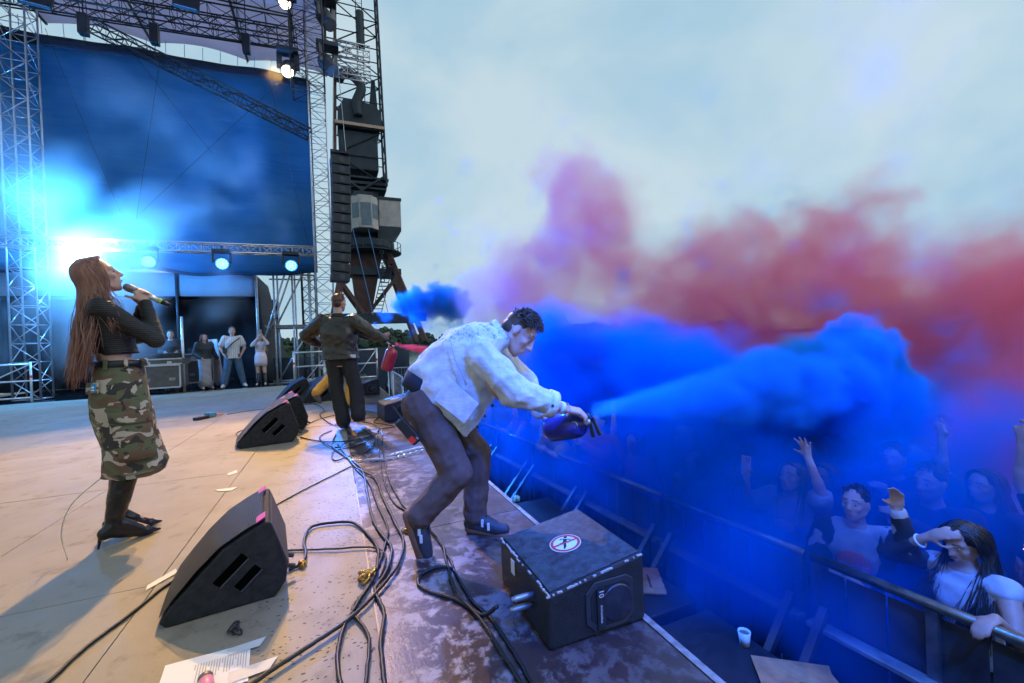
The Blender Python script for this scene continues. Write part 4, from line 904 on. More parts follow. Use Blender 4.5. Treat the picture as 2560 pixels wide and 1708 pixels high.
def body_prims(mb, J, F, k=1.0, fem=False):
    """J: joints in the local frame of F; one continuous body from head to feet"""
    G = {a: F(b) for a, b in J.items() if isinstance(b, tuple) and len(b) == 3 and not a.startswith('_')}
    lat = (G['shl'] - G['shr']).normalized(); hl = (G['hipl'] - G['hipr']).normalized()
    pel = (G['hipl'] + G['hipr']) / 2; ch = G['chest']; nk = G['neck']
    up = (ch - pel).normalized(); fr = lat.cross(up).normalized()
    wst = pel.lerp(ch, .48)
    mb.loft([(pel - up * .08, hl * .13 * k, fr * .085 * k), (pel, hl * .165 * k, fr * .105 * k), (wst, lat * (.118 if fem else .14) * k, fr * .085 * k), (ch, lat * (.14 if fem else .165) * k, fr * .105 * k), (ch.lerp(nk, .55), lat * (.15 if fem else .175) * k, fr * .085 * k), (nk, lat * .06 * k, fr * .06 * k)], 18, 2.2)
    mb.cap(nk, .058 * k, G['head'] - (G['head'] - nk).normalized() * .05, .05 * k)
    for s in 'lr':
        mb.chain([G['sh' + s], G['el' + s], G['wr' + s]], [.056 * k, .042 * k, .027 * k])
        mb.cap(G['sh' + s].lerp(G['el' + s], .15), .052 * k, G['sh' + s].lerp(G['el' + s], .7), .045 * k)
        mb.cap(G['el' + s], .042 * k, G['el' + s].lerp(G['wr' + s], .35), .043 * k)
        mb.cap(ch.lerp(nk, .7), .06 * k, G['sh' + s], .055 * k)
        mb.chain([G['hip' + s], G['kn' + s], G['an' + s]], [.09 * k, .058 * k, .04 * k])
        mb.cap(G['kn' + s], .056 * k, G['kn' + s].lerp(G['an' + s], .35), .056 * k)
        mb.chain([G['an' + s], G['to' + s]], [.04 * k, .03 * k])
    return G, lat, fr, hl, pel, wst
def short_hair(P, ax, k, mat, parent, org, n=260, seed=1, vol=1.0):
    rg = random.Random(seed); mb = MB(); o = Vector(org)
    mb.ell(P(-.022, 0, .045) - o, (.096 * k, .081 * k, .088 * k), ax, 16, 10); mb.ell(P(-.05, 0, .0) - o, (.062 * k, .07 * k, .062 * k), ax, 14, 10)
    for i in range(n):
        th = rg.uniform(-2.5, 2.5); ph = rg.uniform(.05, 1.35)
        if abs(th) < .9 and ph > 1.0: continue
        a = Vector((math.cos(th) * math.sin(ph), math.sin(th) * math.sin(ph), math.cos(ph)))
        b = P(-.018 + .1 * a.x, .083 * a.y, .042 + .095 * a.z) - o; tip = b + (ax[0] * rg.uniform(-.01, .035) + ax[1] * rg.uniform(-.02, .02) + ax[2] * rg.uniform(-.025, .008) + (b - (P(-.02, 0, .03) - o)).normalized() * .014) * k * vol
        mb.tube([b, b.lerp(tip, .6) + (b - (P(-.02, 0, .03) - o)).normalized() * .006 * k, tip], (.004), 4, [.003 * k, .0026 * k, .0006])
    return mb.build('hair', mat, parent, True)
def long_hair(P, ax, k, ends, mat, parent, org, n=160, seed=1, rad=.005, front=.25):
    """strands from the parting over the skull, then to the given end points"""
    rg = random.Random(seed); mb = MB(); o = Vector(org)
    mb.ell(P(-.024, 0, .04) - o, (.098 * k, .084 * k, .09 * k), ax, 16, 10)
    for i in range(n):
        e = ends[i % len(ends)]; sd = e[3]; sp = e[4]
        a0 = P(rg.uniform(-.06, .06), sd * rg.uniform(.0, .02), .128 - .015 * rg.random()) - o
        fx = rg.uniform(-.11, .035 if rg.random() < front else -.0)
        a1 = P(fx, sd * (.088 + .008 * rg.random()) * math.sqrt(max(.12, 1 - (fx / .125) ** 2)), .06 + .02 * rg.uniform(-1, 1)) - o
        a2 = P(fx * 1.05 - .01, sd * (.094 + .01 * rg.random()) * math.sqrt(max(.2, 1 - (fx / .14) ** 2)), -.06 + .02 * rg.uniform(-1, 1)) - o
        E = Vector(e[:3]) - o + Vector((rg.gauss(0, sp), rg.gauss(0, sp), rg.gauss(0, sp * 1.3)))
        m = a2.lerp(E, .5) + Vector((rg.gauss(0, .012), rg.gauss(0, .012), .0))
        pts = spline([a0, a1, a2, m, E], 5); L = len(pts); r = rad * rg.uniform(.6, 1.4)
        mb.tube(pts, r, 4, [r * (1 - .75 * (j / (L - 1)) ** 2) for j in range(L)])
    return mb.build('hair', mat, parent, True)
STAND = dict(hipl=(0, .09, .92), hipr=(0, -.09, .92), knl=(.02, .10, .50), knr=(.02, -.10, .50), anl=(-.02, .11, .08), anr=(-.02, -.11, .08), tol=(.13, .13, .03), tor=(.13, -.13, .03), chest=(0, 0, 1.27), neck=(-.01, 0, 1.47), head=(.015, 0, 1.615),
    shl=(-.01, .185, 1.42), shr=(-.01, -.185, 1.42), ell=(-.02, .24, 1.12), elr=(-.02, -.24, 1.12), wrl=(.06, .22, .88), wrr=(.06, -.22, .88))
def person(label, loc, yaw, J=None, k=1.0, fem=False, voxel=.011, skinm=None, top=None, top_mat=None, sleeve='long', bottom='trousers', bot_mat=None, shoe_mat=None, hair='short', hair_mat=None, hands=None, look=(1, 0, 0), uph=(0, 0, 1), group=None, wr=.006, seed=1, hems=None, leg_r=(.105, .085, .075), name='person', top_len=0., faces=True, hands_kw=None):
    j = dict(STAND); j.update(J or {}); j = {a: (tuple(x * k for x in b)) for a, b in j.items()}
    F = Frame(loc, yaw); org = Vector(loc); mb = MB()
    G, lat, fr, hl, pel, wst = body_prims(mb, j, F, k, fem)
    P, ax = head_prims(mb, G['head'], F.d(look), F.d(uph), k)
    hands = hands or {}
    for s in 'lr':
        h = hands.get(s, {}); d = F.d(h['d']) if 'd' in h else (G['wr' + s] - G['el' + s]).normalized()
        n = F.d(h.get('n', (0, -1 if s == 'l' else 1, 0))); sd = F.d(h.get('s', (1, 0, 0)))
        hand_prims(mb, G['wr' + s], d, n, sd, h.get('curl', (.25, .3, .25)), k * .98, h.get('spread', .1))
    body = grow(mb, name, voxel, skinm or skin, None, 2, org); body.location = org
    setp(body, label, 'person', group)
    if faces: head_parts(P, ax, k, body, org)
    T = lambda p: p
    # top garment
    if top:
        mb = MB(); ch, nk = G['chest'], G['neck']; up = (ch - pel).normalized(); t0 = pel + up * (.02 - top_len)
        e = {'fit': .012, 'loose': .035, 'jacket': .05, 'bomber': .085}[top]
        mb.loft([(t0, hl * (.165 + e) * k, fr * (.11 + e) * k), (wst, lat * ((.118 if fem else .145) + e * 1.1) * k, fr * (.09 + e) * k), (ch, lat * ((.145 if fem else .17) + e) * k, fr * (.11 + e) * k), (ch.lerp(nk, .55), lat * (.17 + e * .6) * k, fr * (.09 + e * .5) * k), (nk - up * .015, lat * (.075 + e * .3) * k, fr * (.07 + e * .2) * k)], 20, 2.3)
        for s in 'lr':
            a, b, c = G['sh' + s], G['el' + s], G['wr' + s]
            mb.cap(ch.lerp(nk, .6), .075 * k, a, (.062 + e * .6) * k)
            if sleeve == 'long': mb.chain([a, b, b.lerp(c, .93)], [(.064 + e * .6) * k, (.05 + e * .5) * k, (.036 + e * .35) * k])
            elif sleeve == 'short': mb.chain([a, a.lerp(b, .62)], [(.064 + e * .7) * k, (.062 + e * .9) * k])
            else: mb.cap(a, (.058 + e * .3) * k, a.lerp(b, .1), .05 * k)
        grow(mb, 'jacket' if top in ('jacket', 'bomber') else 'shirt', voxel * 1.15, top_mat, body, 2, org, wr, 16, seed)
    if bottom:
        mb = MB()
        if bottom == 'trousers':
            up = (wst - pel).normalized()
            mb.loft([(pel - up * .07, hl * .15 * k, fr * .1 * k), (pel, hl * .18 * k, fr * .118 * k), (pel + up * .14, hl * .155 * k, fr * .108 * k)], 18, 2.3)
            for s in 'lr': mb.chain([G['hip' + s], G['kn' + s], G['an' + s].lerp(G['kn' + s], .04)], [r * k for r in leg_r])
            grow(mb, 'trousers', voxel * 1.15, bot_mat, body, 2, org, min(wr, .008), 14, seed + 5)
        else:
            secs = [(Vector(F(tuple(a * k for a in c))), F.d((rs * k, 0, 0)), F.d((0, rt * k, 0))) for c, rs, rt in bottom]
            mb.loft(secs, 32, 2.1); o = mb.build('skirt', bot_mat, body, True, org=org)
    if shoe_mat:
        for s in 'lr':
            a, b = G['an' + s], G['to' + s]; mb = MB(); hd = Vector((b.x - a.x, b.y - a.y, 0)).normalized() if (b - a).xy.length > .03 else (b - a).normalized()
            mb.chain([a - (b - a).normalized() * .01, b], [.05 * k, .04 * k]); mb.cap(a + (Vector((0, 0, -.035)) - hd * .03) * k, .042 * k, b + Vector((0, 0, -.004)), .036 * k); mb.cap(b, .036 * k, b + (b - a).normalized() * .035 * k, .03 * k)
            sh = grow(mb, 'shoe', .009, shoe_mat, body, 2, org)
    if hair == 'short': short_hair(P, ax, k, hair_mat, body, org, 140, seed)
    elif hair == 'hood':
        mb = MB(); mb.ell(P(-.03, 0, .03), (.115 * k, .11 * k, .125 * k), ax, 16, 12); mb.cap(P(-.03, 0, -.05), .09 * k, P(-.02, 0, -.13), .1 * k); mb2 = grow(mb, 'hood', .012, top_mat, body, 2, org)
        co = np.empty(len(mb2.data.vertices) * 3, np.float32); mb2.data.vertices.foreach_get('co', co); co = co.reshape(-1, 3); c = np.array(P(.1, 0, -.01) - org); fw = np.array(ax[0])
        d = (co - np.array(P(0, 0, 0) - org)) @ fw; m = d > .045; co[m] -= fw * ((d[m] - .045) * 1.0)[:, None]; mb2.data.vertices.foreach_set('co', co.ravel()); mb2.data.update()
    elif hair == 'long':
        sh = (G['shl'] + G['shr']) / 2; bk = -fr
        ends = []
        for s, g in ((1, 'l'), (-1, 'r')):
            for q in (0.2, .55, .85): ends.append((*(sh.lerp(G['sh' + g], q) + bk * .11 - Vector((0, 0, .22 + .05 * q))), s, .025))
            ends.append((*(sh.lerp(G['sh' + g], .5) + fr * .12 - Vector((0, 0, .2))), s, .02))
        long_hair(P, ax, k, ends, hair_mat, body, org, 280, seed, .0052, .5)
    return body, G, F, P, ax
# ------------------------------------------------------------------ the singer
hair_auburn = M('auburn_hair', (.30, .13, .085), .38, 0, .45, 40, spec=.7, stretch=(1, 1, .1)); hair_brown = M('brown_hair', (.07, .04, .025), .5, 0, .4, 40); hair_black = M('black_hair', (.012, .01, .01), .4, 0, .4, 40); hair_blond = M('blond_hair', (.55, .40, .25), .5, 0, .3, 40)
def mat_camo():
    m = bpy.data.materials.new('camouflage_cloth'); t = NT(m); O = t.n('ShaderNodeTexCoord').outputs['Object']
    V = t.n('ShaderNodeMapping', Vector=O, Scale=(1, 1, 1.7)).outputs[0]
    n1 = t.noise(V, 9, 2, .4, .6); n2 = t.noise(t.n('ShaderNodeMapping', Vector=V, Location=(3.1, 7, 2)).outputs[0], 10, 2, .4, .7); n3 = t.noise(t.n('ShaderNodeMapping', Vector=V, Location=(9, 1, 5)).outputs[0], 11, 2, .4, .7)
    c = t.mix(t.sm(n1, .50, .515), (.12, .125, .065), (.15, .085, .05)); c = t.mix(t.sm(n2, .565, .58), c, (.03, .028, .026)); c = t.mix(t.sm(n3, .57, .585), c, (.52, .44, .36))
    c = t.mix(t.math('MULTIPLY', t.noise(O, 120, 2), .25), c, (.1, .09, .07))
    t.out(t.n('ShaderNodeBsdfPrincipled', Base_Color=c, Roughness=.85, Normal=t.n('ShaderNodeBump', Strength=.35, Distance=.01, Height=t.noise(O, 22, 3)).outputs[0]).outputs[0]); return m
def ribbed(name, col, dirn='Z', sc_=28, st=.7):
    m = bpy.data.materials.new(name); t = NT(m); O = t.n('ShaderNodeTexCoord').outputs['Object']
    w = t.n('ShaderNodeTexWave', {'bands_direction': dirn}, Vector=O, Scale=sc_, Distortion=4.0, Detail=2.0).outputs[1]
    t.out(t.n('ShaderNodeBsdfPrincipled', Base_Color=(*col, 1), Roughness=.6, Normal=t.n('ShaderNodeBump', Strength=st, Distance=.008, Height=w).outputs[0]).outputs[0]); return m
def singer():
    base = Vector((-1.22, 3.36, 0)); yaw = math.atan2(.45, .89); F = Frame(base, yaw)
    J = dict(hipl=(.0, .085, .93), hipr=(-.01, -.085, .93), knl=(.04, .075, .52), knr=(.015, -.075, .52), anl=(-.025, .075, .13), anr=(-.06, -.07, .13), tol=(.12, .09, .03), tor=(.085, -.06, .03),
        chest=(-.035, 0, 1.28), neck=(-.085, 0, 1.465), head=(-.078, 0, 1.60), shl=(-.05, .165, 1.40), shr=(-.09, -.155, 1.405), ell=(.12, .19, 1.24), elr=(.155, -.15, 1.205), wrl=(.13, .05, 1.43), wrr=(.125, -.055, 1.45))
    org = base; mb = MB(); G, lat, fr, hl, pel, wst = body_prims(mb, J, F, .93, True)
    P, ax = head_prims(mb, G['head'], F.d((.93, -.05, .36)), F.d((-.36, 0, .93)), .93)
    m0, m1 = F((.04, -.02, 1.548)), F((.235, -.045, 1.445)); md = (m1 - m0).normalized()
    hand_prims(mb, G['wrr'], F.d((-.25, .25, .85)), F.d((-.3, 1, .25)), F.d((-1, -.2, .2)), (.75, 1.0, .9), .9, .02)
    hand_prims(mb, G['wrl'], F.d((.1, -.4, .85)), F.d((0, -1, .2)), F.d((-1, 0, .2)), (.8, .9, .8), .9, .02)
    body = grow(mb, 'person', .0068, skin, None, 2, org); body.location = org
    setp(body, 'long haired singer in black crop top and camouflage skirt holding a microphone', 'person')
    head_parts(P, ax, .93, body, org)
    # crop top with ruched sleeves
    mb = MB(); ch, nk = G['chest'], G['neck']; up = (ch - pel).normalized(); b0 = F((.0, 0, 1.125))
    mb.loft([(b0, lat * .132, fr * .098), (wst.lerp(ch, .55), lat * .134, fr * .108), (ch + fr * .012, lat * .15, fr * .122), (ch.lerp(nk, .5), lat * .16, fr * .1), (nk - up * .03, lat * .085, fr * .07)], 22, 2.2)
    for s in 'lr':
        mb.cap(ch.lerp(nk, .55), .07, G['sh' + s], .058); mb.chain([G['sh' + s], G['el' + s], G['el' + s].lerp(G['wr' + s], .95)], [.06, .05, .038])
    grow(mb, 'crop_top', .008, ribbed('ruched_black_jersey', (.012, .012, .014), 'Z', 26, .35), body, 2, org, .004, 30, 3, (1, 1, 1.6))
    # skirt
    camo = mat_camo(); n = 64; rg = random.Random(4); secs = []
    for z, c, rs, rt in ((1.085, .0, .108, .135), (1.03, -.004, .118, .15), (.95, -.006, .132, .172), (.86, -.004, .140, .182), (.75, .012, .143, .188), (.65, .025, .143, .192), (.54, .038, .143, .198), (.45, .047, .142, .203), (.405, .05, .143, .206), (.40, .05, .137, .2)):
        secs.append((F((c, 0, z)), F.d((rs, 0, 0)), F.d((0, rt, 0))))
    mb = MB(); mb.loft(secs, n, 2.2)
    for i, v in enumerate(mb.v):
        j = i // n; a = 2 * math.pi * (i % n) / n; q = .003 + .0016 * j; d = q * (math.sin(a * 7 + j * .5) * .5 + math.sin(a * 3 + j * 1.3) + .6 * math.sin(j * 2.1 + a * 2)); c = secs[j][0]; u = (Vector(v) - c).normalized(); v2 = Vector(v) + u * d; v2.z += .012 * math.sin(a + .8) * (j > 6); mb.v[i] = tuple(v2)
    sk = mb.build('skirt', camo, body, True, org=org)
    def on_skirt(a, z, off=.008):
        for (c0, a0, b0_), (c1, a1, b1_) in zip(secs, secs[1:]):
            if c0.z >= z >= c1.z:
                t = (c0.z - z) / max(1e-6, c0.z - c1.z); c = c0.lerp(c1, t); A = a0.lerp(a1, t); B = b0_.lerp(b1_, t); ca, sa = math.cos(a), math.sin(a)
                p = A * math.copysign(abs(ca) ** .91, ca) + B * math.copysign(abs(sa) ** .91, sa); return c + p + p.normalized() * off
    def patch(a0, a1, z0, z1, nm, mat, off=.012, par=sk, th=.008):
        na, nz = 8, 5; vs = [on_skirt(a0 + (a1 - a0) * i / na, z0 + (z1 - z0) * j_ / nz, off) - org for j_ in range(nz + 1) for i in range(na + 1)]
        o = MB().add(vs, [(q * (na + 1) + i, q * (na + 1) + i + 1, (q + 1) * (na + 1) + i + 1, (q + 1) * (na + 1) + i) for q in range(nz) for i in range(na)]).build(nm, mat, par, True); s_ = o.modifiers.new('t', 'SOLIDIFY'); s_.thickness = th; s_.offset = 0; return o
    patch(-2.1, -1.0, .73, .5, 'cargo_pocket', camo, .014, th=.016); patch(-2.13, -.97, .79, .715, 'pocket_flap', camo, .022, th=.01)
    patch(-2.9, -2.35, .97, .905, 'pocket_flap', camo, .018); patch(-2.58, -2.4, .965, .915, 'blue_tag', M('tag_blue', (.03, .28, .55), .5), .026, th=.003)
    patch(-2.53, -2.45, .95, .938, 'tag_emblem', M('tag_white', (.75, .8, .85), .5), .029, th=.002); patch(-2.55, -2.43, .931, .925, 'tag_lettering', M('tag_white', (.75, .8, .85), .5), .029, th=.002)
    patch(-2.0, -1.0, .425, .415, 'hem_seam', M('seam', (.2, .16, .1), .9), .006)
    bs = [(F((.0, 0, z)), F.d((r, 0, 0)), F.d((0, r + .028, 0))) for z, r in ((1.052, .120), (1.054, .124), (1.092, .117), (1.094, .112))]
    belt = MB().loft(bs, 40, 2.2).build('belt', M('belt_leather', (.012, .014, .02), .3, 0, .2), body, True, org=org)
    MB().ring(F((.125, -.02, 1.072)) - org, F.d((1, 0, .1)), .022, .005, 14, 6).build('buckle', steel, belt, True)
    for a in (-2.2, -1.5, -.8): p = F((0, 0, 1.07)) + F.d((.128 * math.cos(a), .155 * math.sin(a), 0)) - org; MB().box(p, (.016, .016, .058), (0, 0, a + yaw)).build('belt_loop', camo, belt)
    # boots: sleek shafts, pointed toes, thin heels
    bm = M('boot_leather', (.010, .010, .012), .24, 0, .3, 20, .25, 50)
    for s in 'lr':
        a, b, kn = G['an' + s], G['to' + s], G['kn' + s]; d = Vector((b.x - a.x, b.y - a.y, 0)).normalized(); mb = MB()
        mb.chain([kn, kn.lerp(a, .35), a + Vector((0, 0, .03))], [.074, .07, .049]); heelp = a - d * .045 + Vector((0, 0, -.055))
        mb.chain([a, heelp], [.044, .036]); ball = b + Vector((0, 0, -.006)); mb.chain([heelp + Vector((0, 0, .01)), ball, b + d * .05 - Vector((0, 0, .014))], [.036, .034, .012]); mb.chain([a, ball], [.043, .032]); mb.cap(b + d * .03 - Vector((0, 0, .012)), .02, b + d * .068 - Vector((0, 0, .018)), .009)
        bo = grow(mb, 'boot', .0075, bm, body, 2, org, .003, 40, 2)
        h0 = heelp - d * .018; MB().bar(h0 - org, Vector((h0.x, h0.y, 0)) - d * .012 - org, .013, 8, .005).build('heel', bm, bo)
    # hair
    ends = []
    for q in range(6): ends += [(*F((-.20 + .012 * q, -.13 + .035 * q, 1.02 + .035 * (q % 3))), -1, .022), (*F((-.19 + .008 * q, .02 + .02 * q, 1.08 + .03 * (q % 3))), 1, .02)]
    ends += [(*F((-.21, -.10, .98)), -1, .02), (*F((-.155, -.16, 1.12)), -1, .02), (*F((-.03, -.19, 1.30)), -1, .018), (*F((.0, -.15, 1.36)), -1, .02), (*F((-.20, -.05, 1.0)), -1, .02)]
    h = long_hair(P, ax, .95, ends, hair_auburn, body, org, 1000, 3, .0027, .35)
    # microphone
    t = thing('microphone', 'silver wireless microphone in the singer hand', 'microphone', m0); z = Vector((0, 0, 0)); L = (m1 - m0).length
    MB().lathe([(.006, -.012), (.018, -.006), (.0245, .012), (.0255, .03), (.021, .052), (.0165, .06)], z, md, 16).build('grille_head', M('mic_mesh', (.35, .33, .3), .4, .7, .3, 200), t, True)
    MB().lathe([(.0165, .058), (.019, .075), (.0175, .1)], z, md, 14).build('collar', black_plas, t, True); MB().lathe([(.0165, .1), (.0155, L - .035)], z, md, 14).build('handle', M('mic_silver', (.6, .58, .55), .35, .7), t, True)
    MB().lathe([(.0175, L - .05), (.0175, L - .03)], z, md, 14).build('green_band', M('mic_green', (.4, .6, .15), .4), t, True); MB().lathe([(.0145, L - .03), (.013, L + .02)], z, md, 14).build('antenna_cap', black_plas, t, True)
    o = MB().tube(spline([F((-.26, -.1, .0)), F((-.28, -.1, .15)), F((-.24, -.12, .3)), F((-.12, -.14, .42))], 8), .003, 5).build('white_cord', M('white_cord', (.6, .5, .35), .5), None, True)
    setp(o, 'thin pale cord dangling behind the singer skirt', 'cord')
singer()

# ------------------------------------------------------------------ fire extinguishers
def extinguisher(b0, b1, r, col, label, ring_dir=(0, 0, 1)):
    b0, b1 = Vector(b0), Vector(b1); L = (b1 - b0).length; d = (b1 - b0).normalized(); x, y, _ = MB.frame(d); t = thing('fire_extinguisher', label, 'extinguisher', b0); z = Vector((0, 0, 0))
    MB().lathe([(r * .80, 0), (r * .95, .012), (r, .035), (r, L - r * .9), (r * .94, L - r * .55), (r * .75, L - r * .22), (r * .4, L - .005), (r * .28, L + .012)], z, d, 28).build('cylinder', col, t, True)
    MB().lathe([(r * .26, L), (r * .26, L + .035), (r * .2, L + .045)], z, d, 14).build('valve', M('valve_metal', (.4, .4, .42), .35, .9), t, True)
    h = M('handle_black', (.02, .02, .024), .4); c = d * (L + .035)
    MB().beam(c - y * .02, c + y * .085, .024, .008, x).build('handle', h, t, bevel=.003); MB().beam(c + d * .022 - y * .02, c + y * .08 + d * .045, .022, .007, x).build('lever', h, t, bevel=.003)
    MB().ring(d * (L - r * .3) + x * r * .8, x, .018, .0025, 14, 5).build('safety_ring', M('chrome', (.7, .7, .72), .15, 1), t, True)
    MB().lathe([(.012, 0), (.012, .03), (.009, .05)], c - y * .0, c - y, 10).build('nozzle', h, t, True)
    return t

# ------------------------------------------------------------------ man spraying from the stage edge
def mat_denim():
    m = bpy.data.materials.new('pale_denim'); t = NT(m); O = t.n('ShaderNodeTexCoord').outputs['Object']
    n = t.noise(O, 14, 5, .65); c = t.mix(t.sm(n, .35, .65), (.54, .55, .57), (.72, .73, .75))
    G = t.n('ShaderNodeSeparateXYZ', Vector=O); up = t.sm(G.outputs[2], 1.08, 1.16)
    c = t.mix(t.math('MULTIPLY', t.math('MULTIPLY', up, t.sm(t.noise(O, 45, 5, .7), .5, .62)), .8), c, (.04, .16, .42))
    t.out(t.n('ShaderNodeBsdfPrincipled', Base_Color=c, Roughness=.85, Normal=t.n('ShaderNodeBump', Strength=.6, Distance=.008, Height=t.math('ADD', t.noise(t.n('ShaderNodeMapping', Vector=O, Scale=(1, 1, 2.2)).outputs[0], 16, 4, .6), t.math('MULTIPLY', t.noise(O, 260, 2), .25))).outputs[0]).outputs[0]); return m
def spray_man():
    base = Vector((.62, 2.33, 0)); yaw = math.atan2(-.32, .945); F = Frame(base, yaw); org = base
    J = dict(hipl=(-.14, .095, .80), hipr=(-.17, -.095, .80), knl=(.11, .11, .46), knr=(.0, -.14, .43), anl=(.075, .10, .10), anr=(-.215, -.13, .20), tol=(.20, .06, .035), tor=(-.185, -.13, .055),
        chest=(.09, 0, 1.06), neck=(.245, 0, 1.135), head=(.365, -.01, 1.155), shl=(.20, .19, 1.06), shr=(.155, -.19, 1.05), ell=(.42, .22, .84), elr=(.32, -.205, .855), wrl=(.515, .10, .665), wrr=(.59, -.13, .738))
    mb = MB(); G, lat, fr, hl, pel, wst = body_prims(mb, J, F, 1.0)
    P, ax = head_prims(mb, G['head'], F.d((.66, -.22, -.70)), F.d((.72, 0, .68)), 1.0)
    hand_prims(mb, G['wrr'], F.d((.85, .05, -.2)), F.d((-.1, .25, -1)), F.d((.2, 1, .1)), (.55, .9, .8), 1.0, .03)
    hand_prims(mb, G['wrl'], F.d((.2, -.35, -.7)), F.d((.75, -.2, .5)), F.d((.4, .5, .5)), (.35, .5, .5), 1.0, .08)
    body = grow(mb, 'person', .0068, skin, None, 2, org); body.location = org
    setp(body, 'crouching man in a pale denim jacket spraying blue powder from the stage edge', 'person'); head_parts(P, ax, 1.0, body, org)
    short_hair(P, ax, 1.0, hair_brown, body, org, 1700, 5, 1.0)
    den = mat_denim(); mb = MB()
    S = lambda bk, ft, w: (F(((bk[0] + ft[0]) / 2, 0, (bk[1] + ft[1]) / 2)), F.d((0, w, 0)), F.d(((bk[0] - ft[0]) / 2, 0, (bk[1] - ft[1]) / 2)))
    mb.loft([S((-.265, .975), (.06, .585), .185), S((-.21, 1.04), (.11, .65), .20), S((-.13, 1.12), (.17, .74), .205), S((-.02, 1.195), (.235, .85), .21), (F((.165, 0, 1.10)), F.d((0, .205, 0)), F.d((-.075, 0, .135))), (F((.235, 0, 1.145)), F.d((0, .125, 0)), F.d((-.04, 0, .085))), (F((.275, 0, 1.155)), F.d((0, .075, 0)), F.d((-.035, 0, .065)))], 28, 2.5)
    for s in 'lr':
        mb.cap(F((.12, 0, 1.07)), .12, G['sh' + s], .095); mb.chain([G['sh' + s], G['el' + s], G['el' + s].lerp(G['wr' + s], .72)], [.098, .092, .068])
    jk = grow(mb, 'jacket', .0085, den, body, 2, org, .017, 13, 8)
    seam = M('denim_seam', (.42, .44, .5), .8)
    a, b, c = G['elr'], G['wrr'], G['shr']; cu = a.lerp(b, .70); dd = (b - a).normalized()
    MB().lathe([(.069, -.022), (.074, -.02), (.074, .02), (.068, .022)], cu - org, cu + dd - org, 24).build('cuff', den, jk, True)
    MB().ell(cu - F.l * .075 - org, .008).build('cuff_button', M('button_dark', (.05, .04, .04), .3, .6), jk, True)
    # chest pocket and hem band on the camera side, buttons along the open front
    q0, q1, q2, q3 = (-.02, -.212, .945), (.13, -.214, .80), (.05, -.206, .70), (-.10, -.204, .83)
    MB().add([F(x) - org for x in (q0, q1, q2, q3)] + [F((x[0] + .002, x[1] - .005, x[2])) - org for x in (q0, q1, q2, q3)], [(4, 5, 6, 7), (0, 1, 5, 4), (1, 2, 6, 5), (2, 3, 7, 6), (3, 0, 4, 7)]).build('patch_pocket', den, jk, bevel=.004)
    hp = [F((-.255 + .31 * i / 10, -.19 - .015 * math.sin(math.pi * i / 10), .965 - .375 * i / 10)) - org for i in range(11)]
    for i in range(5): MB().ell(F((.075 + .042 * i, -.165 + .01 * i, .62 + .052 * i)) - org, .008).build('button', M('button_dark', (.05, .04, .04), .3, .6), jk, True)
    MB().tube([F(p) - org for p in ((-.0, -.225, 1.13), (.02, -.235, 1.03), (.055, -.236, .95), (.07, -.232, .9))], .004, 5).build('armhole_seam', seam, jk, True)
    MB().tube([F(p) - org for p in ((.20, -.16, 1.02), (.17, -.225, .93), (.20, -.235, .86), (.235, -.2, .82))], .009, 6).build('tan_strap', M('tan_strap', (.5, .28, .12), .7), jk, True)
    MB().loft([(F((.255, 0, 1.15)) - org, F.d((0, .092, 0)), F.d((-.045, 0, .078))), (F((.285, 0, 1.165)) - org, F.d((0, .088, 0)), F.d((-.045, 0, .076)))], 24, 2.2, False).build('collar', den, jk, True)
    # dark shirt edge, trousers
    mb = MB(); mb.loft([(F((-.19, 0, .86)), F.d((0, .165, 0)), F.d((-.10, 0, .05))), (F((-.15, 0, .93)), F.d((0, .165, 0)), F.d((-.105, 0, .06)))], 20); mb.build('shirt_tail', M('dark_shirt', (.015, .017, .03), .9), body, True, org=org)
    br = M('brown_trousers', (.105, .065, .058), .8, 0, .15, 30, .6, 16); mb = MB()
    mb.loft([(pel - F.u * .09, hl * .15, F.d((.13, 0, .0))), (pel, hl * .185, F.d((.13, 0, .03))), (pel + F.d((-.02, 0, .075)), hl * .165, F.d((.115, 0, .05)))], 20, 2.3)
    for s, rr in (('l', (.108, .085, .068)), ('r', (.112, .09, .07))):
        mb.chain([G['hip' + s], G['kn' + s], G['an' + s].lerp(G['kn' + s], .08)], rr); mb.cap(G['kn' + s].lerp(G['an' + s], .5), .078, G['an' + s].lerp(G['kn' + s], .06), .076)
    grow(mb, 'trousers', .0085, br, body, 2, org, .009, 16, 4, (1, 1, 1.6))
    # trainers: pale side panel, dark toe, gum sole
    for s in 'lr':
        a_, b_ = G['an' + s], G['to' + s]; d = (b_ - a_); d = Vector((d.x, d.y, d.z * (1 if s == 'r' else 0))).normalized(); mb = MB()
        side = F.l if s == 'l' else -F.l; up = d.cross(F.d((0, 1, 0))).normalized(); up = up if up.z > 0 or s == 'r' else -up
        if s == 'r': up = F.d((.95, 0, .25)); 
        heel = a_ - (up * .03 if s == 'l' else up * .0) - d * .03; mb.cap(a_, .048, b_, .04); mb.cap(heel - up * .012, .04, b_ - up * .004, .038); mb.cap(b_, .04, b_ + d * .045, .033)
        sh = grow(mb, 'shoe', .0075, M('trainer_dark', (.03, .035, .05), .6, 0, .3, 20), body, 2, org)
        MB().cap(heel - up * .042, .034, b_ + d * .045 - up * .03, .03, 14).build('sole', M('gum_sole', (.20, .09, .05), .7), sh, True, org=org)
        for q in (.35, .62): p = a_.lerp(b_, q) - F.l * .043; MB().box(p - org, (.016, .008, .045), F.f.to_track_quat('X', 'Z').to_matrix()).build('side_stripe', M('trainer_white', (.62, .6, .58), .6), sh, bevel=.004)
